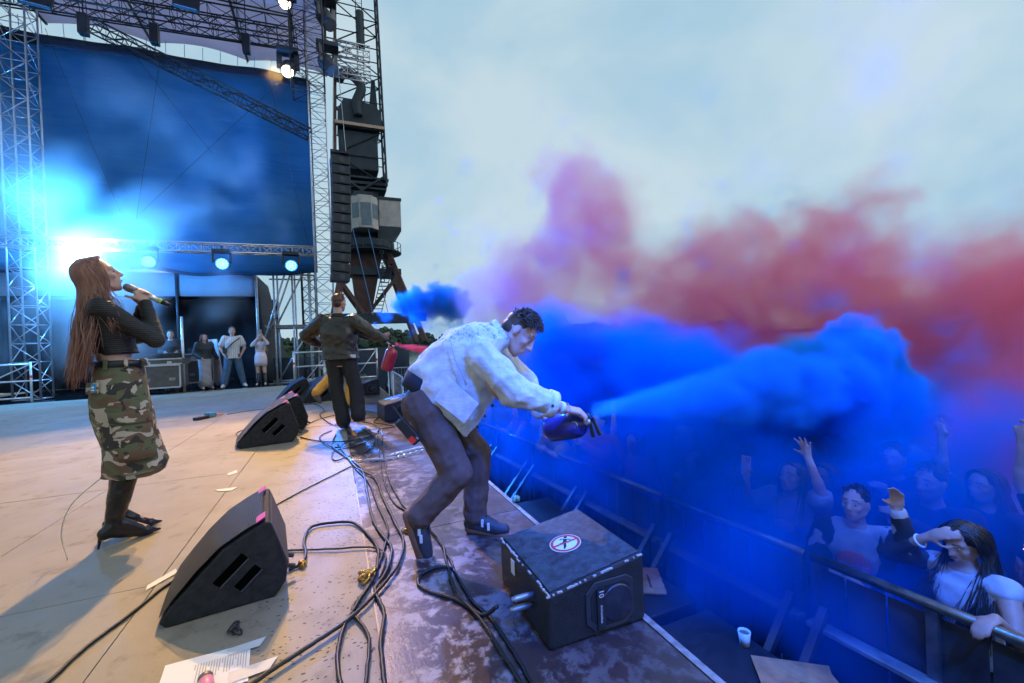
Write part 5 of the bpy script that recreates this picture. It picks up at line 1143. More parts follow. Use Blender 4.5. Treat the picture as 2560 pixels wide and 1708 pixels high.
        for q in (.3, .42, .54): p = a_.lerp(b_, q) + up * .045; MB().bar(p - F.l * .025 - org, p + F.l * .025 - org, .0045, 6).build('lace', M('lace_dark', (.02, .025, .035), .8), sh)
    # radio on the belt
    r = thing('walkie_talkie', 'black walkie talkie with a red stripe on the man hip', 'radio', F((-.23, -.215, .68))); Mr = Matrix((F.d((.62, 0, -.78)), F.l, F.d((.78, 0, .62)))).transposed()
    MB().box((0, 0, 0), (.15, .032, .055), Mr).build('radio_body', black_plas, r, bevel=.008); MB().box(Mr @ Vector((.045, -.0165, -.012)), (.035, .002, .03), Mr).build('red_stripe', M('radio_red', (.7, .03, .02), .5), r)
    MB().bar(Mr @ Vector((-.07, 0, .018)), Mr @ Vector((-.15, 0, .022)), .006, 8).build('antenna', black_rub, r)
    text_mesh('5', .02, M('print_white', (.7, .72, .75), .5), r, Mr @ Vector((.055, -.0168, .014)), Mr @ Vector((0, 0, 1)), Mr @ Vector((-1, 0, 0)), Mr @ Vector((0, -1, 0)))
    w = G['elr'].lerp(G['wrr'], .93); MB().lathe([(.031, -.011), (.0335, -.009), (.0335, .009), (.031, .011)], w - org, w + dd - org, 18).build('wristband', M('white_band', (.7, .72, .78), .5), body, True)
    MB().ring(G['wrr'] + dd * .015 - org, dd + F.u * .3, .034, .0025, 20, 5).build('bracelet', M('chrome', (.7, .7, .72), .15, 1), body, True)
    extinguisher(F((.535, .10, .585)), F((.705, -.085, .648)), .078, M('blue_bottle', (.02, .03, .28), .28, 0, .1, 5, coat=.4), 'dark blue fire extinguisher held by the crouching man')
    return F
FM = spray_man()

# ------------------------------------------------------------------ walking man with red extinguisher (seen from behind)
def walk_man():
    base = Vector((.06, 6.3, 0)); pr = Vector((.925, -.386, 0)); yaw = math.atan2(.925, .386); F = Frame(base, yaw)   # faces away; his right is image right = -left axis
    A = lambda s, t, z: (t, -s, z)
    leather = M('dark_leather', (.035, .028, .018), .36, 0, .35, 12, .35, 30)
    J = dict(hipl=A(-.07, 0, .93), hipr=A(.13, 0, .93), knl=A(-.05, .02, .50), knr=A(.21, .03, .53), anl=A(.03, 0, .09), anr=A(.245, -.02, .17), tol=A(.02, .14, .035), tor=A(.25, .1, .10),
        chest=A(.01, 0, 1.30), neck=A(.01, -.01, 1.54), head=A(.03, .02, 1.72), shl=A(-.20, 0, 1.475), shr=A(.22, 0, 1.465), ell=A(-.46, .04, 1.29), elr=A(.455, .02, 1.285), wrl=A(-.36, .2, 1.17), wrr=A(.64, .02, 1.19))
    trs = M('black_trousers', (.018, .016, .015), .75, 0, .3, 12)
    body, G, F, P, ax = person('man in a dark bomber jacket seen from behind holding a red extinguisher', base, yaw, J, 1.04 / 1.04, voxel=.009, top='bomber', top_mat=leather, sleeve='long', bottom='trousers', bot_mat=trs, shoe_mat=M('black_shoe', (.02, .02, .022), .4), hair='short', hair_mat=M('red_brown_hair', (.11, .045, .025), .5, 0, .3, 40), look=(.95, -.3, 0), wr=.014, seed=12, leg_r=(.115, .1, .102), top_len=.0,
        hands={'r': dict(d=A(.6, 0, -.7), n=A(.3, 0, -1), s=A(0, 1, 0), curl=(.7, .9, .7))})
    org = base
    for s in 'lr':   # elastic cuffs, white socks
        e, w = G['el' + s], G['wr' + s]; d = (w - e).normalized(); MB().lathe([(.045, 0), (.05, .01), (.048, .05), (.04, .06)], e.lerp(w, .8) - org, e.lerp(w, .8) + d - org, 16).build('knit_cuff', M('knit_black', (.015, .015, .016), .9), body, True)
        MB().lathe([(.045, 0), (.043, .06)], G['an' + s] - org, G['an' + s] + Vector((0, 0, 1)) - org, 14).build('sock', M('white_sock', (.55, .54, .56), .8), body, True)
    MB().loft([(pp + Vector((0, 0, dz)) - org, F.d((0, .225, 0)), F.d((.165, 0, 0))) for pp, dz in (((G['hipl'] + G['hipr']) / 2, .055), ((G['hipl'] + G['hipr']) / 2, .11))], 26, 2.3).build('waistband', M('knit_black', (.015, .015, .016), .9), body, True)
    MB().add([F(p) - org for p in (A(.12, -.165, 1.02), A(.27, -.1, 1.01), A(.27, -.1, .965), A(.2, -.13, .975))], [(0, 1, 2, 3)]).build('shirt_tail', M('white_shirt', (.62, .6, .65), .8), body)
    nk = G['neck'] - org; MB().loft([(nk + Vector((0, 0, -.05)), F.l * .1, F.f * .09), (nk + Vector((0, 0, -.01)), F.l * .088, F.f * .082), (nk + Vector((0, 0, .035)), F.l * .078, F.f * .076), (nk + Vector((0, 0, .037)), F.l * .066, F.f * .064)], 24, 2.1).build('collar', M('knit_black', (.015, .015, .016), .9), body, True)
    red = M('red_bottle', (.42, .018, .03), .3, 0, .12, 6, coat=.3)
    extinguisher(F(A(.635, .02, .775)), F(A(.735, .02, 1.07)), .082, red, 'red fire extinguisher swinging from the walking man right hand')
walk_man()

# ------------------------------------------------------------------ person in yellow trousers mostly hidden behind him
def kicker():
    base = Vector((.16, 8.4, .12)); yaw = math.atan2(.925, .386); A = lambda s, t, z: (t, -s, z)
    J = dict(hipl=A(-.05, 0, .86), hipr=A(.12, 0, .86), knl=A(-.26, .05, .56), knr=A(.06, .15, .46), anl=A(-.42, -.25, .30), anr=A(.04, .0, .06), tol=A(-.36, -.26, .17), tor=A(.05, .12, .02), chest=A(.08, .05, 1.2), neck=A(.1, .1, 1.4), head=A(.12, .14, 1.55), shl=A(-.06, .08, 1.36), shr=A(.26, .1, 1.36), ell=A(-.08, .3, 1.2), elr=A(.42, .3, 1.25), wrl=A(-.02, .5, 1.2), wrr=A(.6, .5, 1.3))
    yel = M('yellow_trousers', (.62, .30, .03), .7, 0, .15, 10)
    body, G, F, P, ax = person('person in bright yellow trousers kicking up a leg behind the walking man', base, yaw, J, 1.0, voxel=.012, top='loose', top_mat=M('dark_top', (.03, .03, .035), .8), bottom='trousers', bot_mat=yel, shoe_mat=M('kick_shoe', (.08, .07, .06), .5), hair_mat=hair_brown, wr=.012, leg_r=(.11, .1, .085))
    d = (G['tol'] - G['anl']).normalized(); MB().lathe([(.048, -.03), (.05, .0), (.046, .04)], G['anl'] - base, G['anl'] + d - base, 14).build('white_sock', M('white_sock', (.55, .54, .56), .8), body, True)
    body.location.z = .02
kicker()

# ------------------------------------------------------------------ onlookers at the back
def onlookers():
    stripe = bpy.data.materials.new('striped_skirt'); t = NT(stripe); O = t.n('ShaderNodeTexCoord').outputs['Object']; w = t.n('ShaderNodeTexWave', {'bands_direction': 'Z'}, Vector=O, Scale=9.0, Distortion=.6).outputs[1]
    t.out(t.n('ShaderNodeBsdfPrincipled', Base_Color=t.mix(t.sm(w, .45, .55), (.09, .07, .08), (.62, .58, .6)), Roughness=.8).outputs[0])
    cam_yaw = lambda p: math.atan2(-p[1], -p[0])
    p = (-3.62, 15.55, .02)
    person('woman in dark jacket and striped long skirt beside the white sheet', p, cam_yaw(p) + .4, dict(ell=(-.03, .27, 1.14), wrl=(.08, .34, .93), elr=(-.04, -.27, 1.14), wrr=(.14, -.17, .98)), .95, True, .013, top='jacket', top_mat=M('dark_jacket', (.022, .025, .026), .7), bottom=[((0, 0, 1.06), .12, .15), ((0, 0, .92), .14, .19), ((.01, 0, .6), .13, .17), ((.01, 0, .3), .14, .17), ((.01, 0, .08), .2, .22)], bot_mat=stripe, shoe_mat=M('white_shoe', (.6, .58, .6), .6), hair='long', hair_mat=M('red_hair', (.16, .04, .03), .5, 0, .3, 40), wr=.008)
    p = (-2.88, 15.5, .02); shirt = bpy.data.materials.new('striped_shirt'); t = NT(shirt); O = t.n('ShaderNodeTexCoord').outputs['Object']; w = t.n('ShaderNodeTexWave', {'bands_direction': 'X'}, Vector=O, Scale=7.0).outputs[1]
    t.out(t.n('ShaderNodeBsdfPrincipled', Base_Color=t.mix(t.sm(w, .5, .6), (.48, .45, .45), (.68, .66, .66)), Roughness=.85).outputs[0])
    b, G, F, P, ax = person('man in a pale striped shirt with hands in his jeans pockets', p, cam_yaw(p), dict(hipl=(0, .1, .92), hipr=(0, -.1, .92), knl=(.02, .16, .5), knr=(.02, -.16, .5), anl=(0, .24, .08), anr=(0, -.24, .08), tol=(.13, .29, .03), tor=(.13, -.29, .03), ell=(-.03, .30, 1.14), elr=(-.03, -.30, 1.14), wrl=(.09, .21, .93), wrr=(.09, -.21, .93)), 1.06, False, .013, top='loose', top_mat=shirt, sleeve='short', bottom='trousers', bot_mat=M('blue_jeans', (.06, .12, .20), .85, 0, .2, 9), shoe_mat=M('white_shoe', (.6, .58, .6), .6), hair='short', hair_mat=M('cropped_hair', (.2, .12, .08), .6), top_len=.12, wr=.01, leg_r=(.115, .1, .085))
    o = Vector(p); a, c, d = G['shl'] + F.f * .13, G['chest'] + F.f * .165, F((.16, -.2, 1.12)); bag = MB().tube([a - o, c - o, d - o], .018, 6).build('bag_strap', M('dark_jacket', (.022, .025, .026), .7), b, True); MB().box(d - o, (.07, .2, .15)).build('shoulder_bag', M('dark_jacket', (.022, .025, .026), .7), b, bevel=.02)
    p = (-2.12, 15.4, .02)
    b, G, F, P, ax = person('blond woman in a short white dress filming with a raised phone', p, cam_yaw(p) - .2, dict(ell=(.18, .26, 1.40), elr=(.2, -.2, 1.35), wrl=(.24, .12, 1.64), wrr=(.26, .02, 1.62)), .93, True, .013, top='fit', top_mat=M('white_dress', (.62, .52, .56), .7), sleeve='long', bottom=[((0, 0, 1.12), .11, .14), ((0, 0, .95), .14, .185), ((.0, 0, .8), .14, .19), ((.0, 0, .66), .135, .185)], bot_mat=M('white_dress', (.62, .52, .56), .7), shoe_mat=None, hair='long', hair_mat=hair_blond, wr=.006)
    for s in 'lr': o = Vector(p); MB().loft([(G['kn' + s] - Vector((0, 0, .08)) - o, F.f * .06, F.l * .06), (G['an' + s] + Vector((0, 0, .05)) - o, F.f * .05, F.l * .05), (G['an' + s] - Vector((0, 0, .07)) - o + F.f * .03, F.f * .1, F.l * .045)], 14).build('boot', M('boot_leather', (.010, .010, .012), .24), b, True)
    ph = MB().box((0, 0, 0), (.012, .08, .15)).build('smartphone', M('phone_case', (.3, .3, .33), .3), None, bevel=.004); ph.location = F((.28, .07, 1.66)); ph.rotation_euler = (0, 0, cam_yaw(p)); setp(ph, 'phone held up by the woman in white', 'phone')
    p = (-4.5, 15.75, .02); person('dim figure at the mixer behind the flight case', p, cam_yaw(p), dict(wrl=(.3, .15, 1.1), wrr=(.3, -.15, 1.1)), 1.03, False, .014, top='loose', top_mat=M('dark_top', (.03, .03, .035), .8), bot_mat=M('black_trousers', (.018, .016, .015), .75), shoe_mat=M('black_shoe', (.02, .02, .022), .4), hair_mat=hair_brown)
onlookers()
# ------------------------------------------------------------------ the crowd behind the barrier
def crowd():
    dk = lambda n, c: M(n, c, .8, 0, .25, 9)
    tee = dk('white_tee', (.42, .42, .45)); blk = dk('crowd_black', (.018, .018, .022)); navy = dk('crowd_navy', (.025, .035, .08)); grey = dk('crowd_grey', (.18, .18, .2)); grn = dk('crowd_olive', (.06, .07, .04)); pnk = dk('crowd_red', (.35, .05, .06)); trs = dk('crowd_trousers', (.03, .03, .04))
    g = GZ + .005; PI = math.pi
    G1 = 'people in the front row of the crowd'
    # 1 woman shading her head
    p = (3.22, 1.24, g); b, G, F, P, ax = person('dark haired woman in a white top shading her forehead at the barrier', p, PI - .25, dict(shr=(-.01, -.18, 1.40), elr=(.18, -.33, 1.42), wrr=(.15, -.10, 1.62), ell=(.10, .30, 1.22), wrl=(.29, .33, 1.40)), .915, True, .011, top='loose', top_mat=tee, sleeve='none', bottom='trousers', bot_mat=trs, hair=None, skinm=skin2, hands={'r': dict(d=(-.1, .7, .5), n=(-1, .1, -.2), s=(0, 0, -1)), 'l': dict(d=(1, 0, -.3), n=(0, 0, -1), s=(0, -1, 0), curl=(.5, .7, .6))}, look=(.9, 0, -.35), uph=(.35, 0, .9), wr=.01, group=G1)
    o = Vector(p); ends = []
    for s in (-1, 1):
        for q in range(5): ends.append((*F((.13 + .02 * (q % 3), s * (.05 + .03 * q), 1.02 + .04 * (q % 2))), s, .025))
        ends.append((*F((-.1, s * .1, 1.1)), s, .03))
    long_hair(P, ax, .93, ends, hair_black, b, o, 800, 21, .0026, .6)
    MB().ring(F((.145, -.12, 1.45)) - o, F.d((-.1, .7, .5)), .034, .006, 14, 5).build('wristband', M('white_band', (.7, .72, .78), .5), b, True)
    mb = MB(); mb.chain([G['shr'], G['elr'], G['elr'].lerp(G['wrr'], .6)], [.062, .052, .045]); grow(mb, 'jacket_sleeve', .014, blk, b, 2, o, .006, 16, 3)
    # 2 printed shirt
    p = (3.25, 1.80, g); b, G, F, P, ax = person('person in a white shirt with red print under a dark open jacket', p, PI + .35, dict(shl=(-.01, .19, 1.42), ell=(.2, .3, 1.42), wrl=(.28, .26, 1.72), elr=(.14, -.26, 1.12), wrr=(.33, -.05, 1.18)), .93, False, .011, top='loose', top_mat=tee, sleeve='long', bottom='trousers', bot_mat=trs, hair='short', hair_mat=hair_black, hands={'l': dict(d=(.2, .0, 1), n=(1, 0, 0), s=(0, -1, 0))}, look=(.95, -.2, .1), wr=.01, group=G1)
    o = Vector(p); c = G['chest'] + F.f * .15 - F.u * .04
    MB().ell(c - o, (.02, .1, .09), (F.f, F.l, F.u)).build('red_print', M('red_print', (.6, .09, .05), .7), b, True); text_mesh('DGF', .085, tee, b, c + F.f * .022 - F.u * .02 - o, F.l, F.u, F.f)
    mb = MB()
    for s in 'lr': mb.chain([G['sh' + s], G['el' + s], G['el' + s].lerp(G['wr' + s], .8)], [.08, .066, .05]); mb.cap(G['sh' + s] + F.f * .03, .07, (G['hip' + s]) + F.f * .06 + F.u * .1, .06)
    grow(mb, 'open_jacket', .014, blk, b, 2, o, .008, 14, 6)
    # 3 phone
    p = (3.32, 2.28, g); b, G, F, P, ax = person('person in a white printed shirt holding up a pink phone', p, PI + .15, dict(shr=(-.01, -.185, 1.42), elr=(.12, -.30, 1.33), wrr=(.26, -.24, 1.56), ell=(.06, .24, 1.55), shl=(-.01, .18, 1.44), wrl=(.08, .16, 1.83)), .95, False, .010, top='loose', top_mat=tee, sleeve='short', bottom='trousers', bot_mat=trs, hair='long', hair_mat=hair_brown, hands={'r': dict(d=(.1, .1, 1), n=(.2, 1, 0), s=(1, 0, 0), curl=(.5, .7, .6)), 'l': dict(d=(.2, -.1, 1), n=(1, 0, 0), s=(0, -1, 0), curl=(.1, .15, .1), spread=.3)}, look=(.95, -.1, .25), wr=.01, group=G1)
    o = Vector(p); c = G['chest'] + F.f * .15 - F.u * .02; MB().ell(c - o, (.02, .08, .05), (F.f, F.l, F.u)).build('shirt_print', M('pale_print', (.62, .45, .42), .7), b, True)
    ph = thing('smartphone', 'pale pink phone with a triple camera raised above the barrier', 'phone', F((.27, -.215, 1.60))); mr = Matrix((F.d((1, .1, .15)).normalized(), F.l, F.d((-.15, 0, 1)).normalized())).transposed()
    MB().box((0, 0, .03), (.01, .076, .155), mr).build('phone_case', M('pink_case', (.65, .4, .42), .35), ph, bevel=.004); MB().box(mr @ Vector((.007, .015, .08)), (.006, .04, .04), mr).build('camera_bump', M('camera_grey', (.4, .38, .4), .3), ph, bevel=.002)
    for a, q in ((.005, .09), (.025, .09), (.015, .07)): MB().bar(mr @ Vector((.009, a, q)), mr @ Vector((.0125, a, q)), .0065, 10).build('camera_lens', black_plas, ph)
    # 4 hooded
    p = (3.32, 3.25, g); person('hooded person clapping at the barrier', p, PI + .1, dict(ell=(.2, .22, 1.22), elr=(.2, -.22, 1.2), wrl=(.34, .06, 1.42), wrr=(.34, -.03, 1.40), head=(.06, 0, 1.6)), .87, True, .011, top='loose', top_mat=grey, bottom='trousers', bot_mat=trs, hair='hood', hands={'l': dict(d=(.2, 0, 1), n=(0, -1, 0)), 'r': dict(d=(.2, 0.1, 1), n=(0, 1, 0))}, look=(.95, .1, -.15), wr=.01, group=G1)
    # 5 dark bob
    p = (3.35, 2.78, g); person('dark haired person looking sideways next to the phone holder', p, PI - .7, None, .86, True, .013, top='fit', top_mat=navy, bottom='trousers', bot_mat=trs, hair='long', hair_mat=hair_black, wr=.008, group=G1)
    # 6, 7 leaning on the rail further back
    p = (2.93, 5.1, g); b, *_ = person('person in bright vest leaning folded arms on the rail', p, PI, dict(chest=(.12, 0, 1.2), neck=(.24, 0, 1.36), head=(.33, 0, 1.46), shl=(.2, .18, 1.3), shr=(.2, -.18, 1.3), ell=(.36, .3, 1.24), elr=(.36, -.3, 1.24), wrl=(.42, .02, 1.27), wrr=(.42, -.05, 1.29)), .98, False, .013, top='loose', top_mat=M('hi_vis', (.5, .28, .08), .8), sleeve='short', bottom='trousers', bot_mat=trs, hair='short', hair_mat=hair_black, group=G1)
    p = (2.83, 6.6, g); person('person in pink gripping the rail with both hands', p, PI, dict(ell=(.2, .24, 1.2), elr=(.2, -.24, 1.2), wrl=(.3, .2, 1.29), wrr=(.3, -.2, 1.29)), .93, True, .013, top='fit', top_mat=pnk, sleeve='none', bottom='trousers', bot_mat=trs, hair='long', hair_mat=hair_brown, group=G1)
    # poses for everyone deeper in the smoke
    up2 = dict(shl=(-.01, .18, 1.45), shr=(-.01, -.18, 1.45), ell=(.04, .26, 1.66), elr=(.04, -.24, 1.68), wrl=(.1, .2, 1.9), wrr=(.1, -.16, 1.92)); up1 = dict(shr=(-.01, -.18, 1.45), elr=(.05, -.25, 1.68), wrr=(.1, -.2, 1.93)); clap = dict(ell=(.15, .22, 1.25), elr=(.15, -.22, 1.25), wrl=(.33, .07, 1.42), wrr=(.33, -.05, 1.42))
    hu = {'l': dict(d=(.1, 0, 1), n=(1, 0, 0), s=(0, -1, 0), curl=(.1, .15, .1), spread=.3), 'r': dict(d=(.1, 0, 1), n=(1, 0, 0), s=(0, 1, 0), curl=(.1, .15, .1), spread=.3)}
    protos = []
    for i, (jj, fem, top, tm, hr, hm) in enumerate(((clap, False, 'loose', grey, 'short', hair_brown), (up1, True, 'fit', blk, 'long', hair_black), (clap, False, 'jacket', navy, 'short', hair_black), (None, True, 'loose', grey, 'long', hair_brown), (up1, False, 'loose', grn, 'hood', None), (None, True, 'fit', pnk, 'long', hair_blond))):
        b, *_ = person('', (3.9 + .45 * (i % 2), 1.1 + .6 * i, g), PI, jj, .97 + .03 * (i % 3), fem, .016, top=top, top_mat=tm, sleeve='short' if i % 2 else 'long', bottom='trousers', bot_mat=trs, hair=hr, hair_mat=hm, hands=hu if jj in (up1, up2) else None, wr=.008, seed=30 + i, faces=True, skinm=skin2); protos.append(b)
    kinds = ('short haired person clapping', 'long haired person with one arm up', 'person clapping in a thick jacket', 'brown haired person watching', 'hooded person with one arm up', 'fair haired person watching')
    rg = random.Random(9); tops = [tee, blk, navy, grey, grn, pnk]; cnt = 0; spots = []
    for row, x in enumerate((3.85, 4.4, 5.05, 5.9, 7.0)):
        y = .5 + .3 * (row % 2)
        while y < 11.5 - row * .3:
            spots.append((x - .07 * y + rg.uniform(-.12, .12), y + rg.uniform(-.12, .12), row)); y += .58 + .06 * row + rg.uniform(0, .12)
    for y in (3.9, 4.5, 5.75, 7.3, 7.95, 8.6, 9.3, 10.0, 10.8, .55): spots.append((BX(y) + .42, y, 0))
    for i, (x, y, row) in enumerate(spots):
        q = i % 6; b = protos[q] if i < 6 else copy_tree(protos[q])
        b.location = (x, y, g - rg.uniform(0, .06)); b.rotation_euler = (0, 0, rg.uniform(-.5, .5)); s = rg.uniform(.92, 1.02); b.scale = (s, s, s)
        cn = ('grey', 'black', 'navy', 'grey', 'olive', 'red')[q]
        if i >= 6:
            tmx = rg.choice(tops); cn = {id(tee): 'white', id(blk): 'black', id(navy): 'navy', id(grey): 'grey', id(grn): 'olive', id(pnk): 'red'}[id(tmx)]
            for c in b.children:
                if c.name.startswith(('shirt', 'jacket', 'hood')) and c.material_slots: c.material_slots[0].link = 'OBJECT'; c.material_slots[0].material = tmx
        setp(b, kinds[q] + (' of ' + cn if 'jacket' in kinds[q] else ' in a%s ' % ('n' if cn == 'olive' else '') + cn + ' top') + ', ' + ('second', 'third', 'fourth', 'fifth', 'rearmost')[row] + ' row in blue smoke', 'person', 'crowd lost in the blue smoke')
    # torch and string of small lights in the crowd
    t = thing('phone_torch', 'single white torch light shining out of the crowd', 'torch', (5.6, 2.3, -.08)); MB().box((0, 0, 0), (.01, .07, .14)).build('phone_case', black_plas, t, bevel=.003); MB().ell((-.008, .0, .05), .017).build('torch_led', glow('torch_white', (1, .95, .85), 40), t, True)
    t = thing('light_string', 'short string of tiny orange lights at the right picture edge', 'lights', (3.62, 1.13, -.35)); MB().tube([(0, .0, -.1), (.01, -.02, 0), (0, 0, .12), (.02, .02, .25)], .002, 4).build('wire', black_rub, t); og = glow('orange_bulb', (1, .4, .05), 5)
    for k in range(14): MB().ell((.006 * math.sin(k), .012 * math.sin(k * .8), -.1 + .025 * k), .0045, None, 6, 5).build('bulb', og, t, True)
crowd()
# ------------------------------------------------------------------ coloured powder smoke and stage haze (density grids)
def volmat(n, col, dens, an=.2, absorb=(0, 0, 0)):
    m = bpy.data.materials.new(n); t = NT(m)
    p = t.n('ShaderNodeVolumePrincipled', Color=(*col, 1), Density=dens, Anisotropy=an); p.inputs['Absorption Color'].default_value = (*absorb, 1)
    t.out(p.outputs[0], True); return m
def smoke(name, mat, blobs, voxel, nscale=.8, amp=.9, lo_=.25, hi_=1.1, warp=.35, wscale=.6, pad=1.15, cone=None, detail=4.0, lim=None, vor=0.):
    B = np.array([b[:4] for b in blobs]); lo = (B[:, :3] - B[:, 3:4] * pad).min(0) - warp * .3; hi = (B[:, :3] + B[:, 3:4] * pad).max(0) + warp * .3
    if cone: lo = np.minimum(lo, np.array(cone[0]) - .1); hi = np.maximum(hi, np.array(cone[0]) + .1)
    if lim is not None: lo = np.maximum(lo, lim[0]); hi = np.minimum(hi, lim[1])
    res = np.maximum(8, ((hi - lo) / voxel).astype(int))
    me = bpy.data.meshes.new(name); o = bpy.data.objects.new(name, me); COL.objects.link(o)
    ng = bpy.data.node_groups.new(name, 'GeometryNodeTree'); ng.interface.new_socket('Geometry', in_out='OUTPUT', socket_type='NodeSocketGeometry'); N = ng.nodes; L = ng.links
    def n(ty, props=None, *ins):
        nd = N.new(ty)
        for k, v in (props or {}).items(): setattr(nd, k, v)
        for i, v in enumerate(ins):
            if v is None: continue
            if isinstance(v, bpy.types.NodeSocket): L.new(v, nd.inputs[i])
            else: nd.inputs[i].default_value = v
        return nd
    vm = lambda op, a, b=None: n('ShaderNodeVectorMath', {'operation': op}, a, b).outputs[1 if op in ('LENGTH', 'DOT_PRODUCT') else 0]
    ma = lambda op, a, b=None, c=None: n('ShaderNodeMath', {'operation': op}, a, b, c).outputs[0]
    def sm(v, a, b, c=0., d=1.): return n('ShaderNodeMapRange', {'interpolation_type': 'SMOOTHSTEP'}, v, a, b, c, d).outputs[0]
    def nz(vec, scale, det, rough=.55, col=False):
        t = N.new('ShaderNodeTexNoise'); L.new(vec, t.inputs['Vector']); t.inputs['Scale'].default_value = scale; t.inputs['Detail'].default_value = det; t.inputs['Roughness'].default_value = rough; return t.outputs[1 if col else 0]
    pos = N.new('GeometryNodeInputPosition').outputs[0]
    w = vm('SUBTRACT', nz(pos, wscale, 2, .5, True), (.5, .5, .5)); sc_ = N.new('ShaderNodeVectorMath'); sc_.operation = 'SCALE'; L.new(w, sc_.inputs[0]); sc_.inputs['Scale'].default_value = warp * 2
    q = vm('ADD', pos, sc_.outputs[0]); acc = None
    for b in blobs:
        c, r, wt = b[:3], b[3], b[4]
        d = vm('LENGTH', vm('MULTIPLY', vm('SUBTRACT', q, c), (1 / r, 1 / r, 1 / (r * (b[5] if len(b) > 5 else 1)))))
        f = sm(d, 1.25, .1, 0., wt); acc = f if acc is None else ma('ADD', acc, f)
    nn = nz(q, nscale, detail, .6)
    f = ma('ADD', ma('MINIMUM', acc, 1.6), ma('MULTIPLY', ma('SUBTRACT', nn, .5), amp))
    dens = sm(f, lo_, hi_)
    if cone:
        p0, p1, r0, r1, ln, wt = cone; dv = (Vector(p1) - Vector(p0)).normalized(); rel = vm('SUBTRACT', pos, p0); t = vm('DOT_PRODUCT', rel, tuple(dv))
        ax = N.new('ShaderNodeVectorMath'); ax.operation = 'SCALE'; ax.inputs[0].default_value = dv; L.new(t, ax.inputs['Scale'])
        wob = vm('MULTIPLY', vm('SUBTRACT', nz(pos, 4.0, 5, .65, True), (.5, .5, .5)), (.55, .55, .55)); wob2 = N.new('ShaderNodeVectorMath'); wob2.operation = 'SCALE'; L.new(wob, wob2.inputs[0]); L.new(sm(t, .2, 2.2), wob2.inputs['Scale'])
        rr = vm('LENGTH', vm('ADD', vm('SUBTRACT', rel, ax.outputs[0]), wob2.outputs[0])); R_ = ma('ADD', ma('MULTIPLY', t, (r1 - r0) / ln), r0)
        g = sm(ma('DIVIDE', rr, ma('MAXIMUM', R_, .004)), 1.0, .35, 0., wt); g = ma('MULTIPLY', g, ma('MULTIPLY', sm(t, 0., .03), sm(t, ln, ln * .75)))
        g = ma('MULTIPLY', g, ma('ADD', ma('MULTIPLY', nz(pos, 6.0, 5), 2.4), -.35)); g = ma('MULTIPLY', g, ma('ADD', ma('DIVIDE', .6, ma('ADD', t, .15)), .45))
        dens = ma('MAXIMUM', dens, g)
    vc = N.new('GeometryNodeVolumeCube'); L.new(dens, vc.inputs['Density']); vc.inputs['Min'].default_value = tuple(float(a) for a in lo); vc.inputs['Max'].default_value = tuple(float(a) for a in hi)
    for k, i in zip(('Resolution X', 'Resolution Y', 'Resolution Z'), res): vc.inputs[k].default_value = int(i)
    s = N.new('GeometryNodeSetMaterial'); s.inputs['Material'].default_value = mat; out = N.new('NodeGroupOutput'); L.new(vc.outputs[0], s.inputs[0]); L.new(s.outputs[0], out.inputs[0])
    md = o.modifiers.new('density', 'NODES'); md.node_group = ng; o['kind'] = 'stuff'; return o
RED = [(5.03, 7.66, 4.19, 0.92, 1), (4.88, 7.72, 3.36, 1.06, 1), (3.18, 7.35, 2.43, 0.49, 1.2), (3.04, 7.4, 1.86, 0.61, 1.2), (2.61, 7.58, 1.55, 0.53, 1), (4.16, 8.02, 2.38, 1.01, 0.6), (5.63, 7.41, 3.06, 1.01, 0.6), (5.91, 6.74, 1.71, 1.13, 0.8), (5.99, 6.17, 0.92, 0.9, 1), (7.13, 6.78, 2.25, 1.1, 0.5), (7.91, 6.45, 2.68, 1.01, 1), (7.91, 5.91, 1.62, 1.3, 0.7), (9.26, 5.89, 2.53, 1.2, 0.7), (10.52, 5.91, 3.35, 1.16, 0.8), (11.44, 5.52, 3.99, 0.87, 0.8), (9.53, 5.23, 1.98, 1.3, 0.8), (10.08, 4.46, 1.47, 1.23, 0.6), (8.1, 3.11, 0.75, 1.1, 0.7), (9.61, 3.03, 1.68, 1.0, 0.5), (7.91, 2.65, -0.08, 1.01, 0.9), (6.61, 2.1, -0.65, 0.6, 1.1), (6.24, 2.26, -0.55, 0.51, 0.6), (4.79, 6.67, 1.21, 0.9, 0.6), (8.4, 1.6, .2, 1.2, .7), (9.6, 1.2, 1.6, 1.3, .4)]
BLU = [(2.9, 5.29, 0.98, 0.67, 1), (3.57, 5.01, 0.64, 0.92, 1), (3.78, 4.38, 0.38, 0.79, 1), (4.7, 4.54, 0.59, 0.8, 0.9), (5.14, 6.53, 2.51, 0.37, 0.5), (5.58, 6.89, 3.46, 0.35, 0.35), (3.21, 6.25, 1.39, 0.5, 1), (4.37, 3.59, 0.1, 0.82, 1), (5.06, 3.3, -0.19, 0.82, 1), (3.89, 3.79, -0.09, 0.72, 1), (6.36, 3.3, -0.02, 0.84, 1), (4.34, 3.16, -0.4, 0.61, 0.9), (5.08, 2.86, -0.43, 0.61, 0.9), (6.13, 2.85, -0.7, 0.61, 0.7), (3.41, 5.62, -0.24, 0.73, 0.6), (3.02, 6.86, -0.11, 0.69, 0.4), (6.41, 3.82, 0.95, 0.67, 0.5)]
PIT = [(2.53, 2.19, -0.32, 0.30, 1), (2.71, 2.0, -0.55, 0.36, 1), (2.87, 1.83, -0.67, 0.34, 0.9), (2.64, 2.79, -0.29, 0.36, 0.7), (3.14, 1.71, -0.54, 0.28, 0.5), (2.86, 2.38, -0.13, 0.4, 0.7), (3.22, 2.12, -0.21, 0.4, 0.6), (2.86, 2.7, -0.05, 0.4, 0.8), (2.94, 1.69, -0.76, 0.34, 0.6), (3.2, 3.1, -.2, .5, .5), (2.5, 1.5, -1.0, .4, .35)]
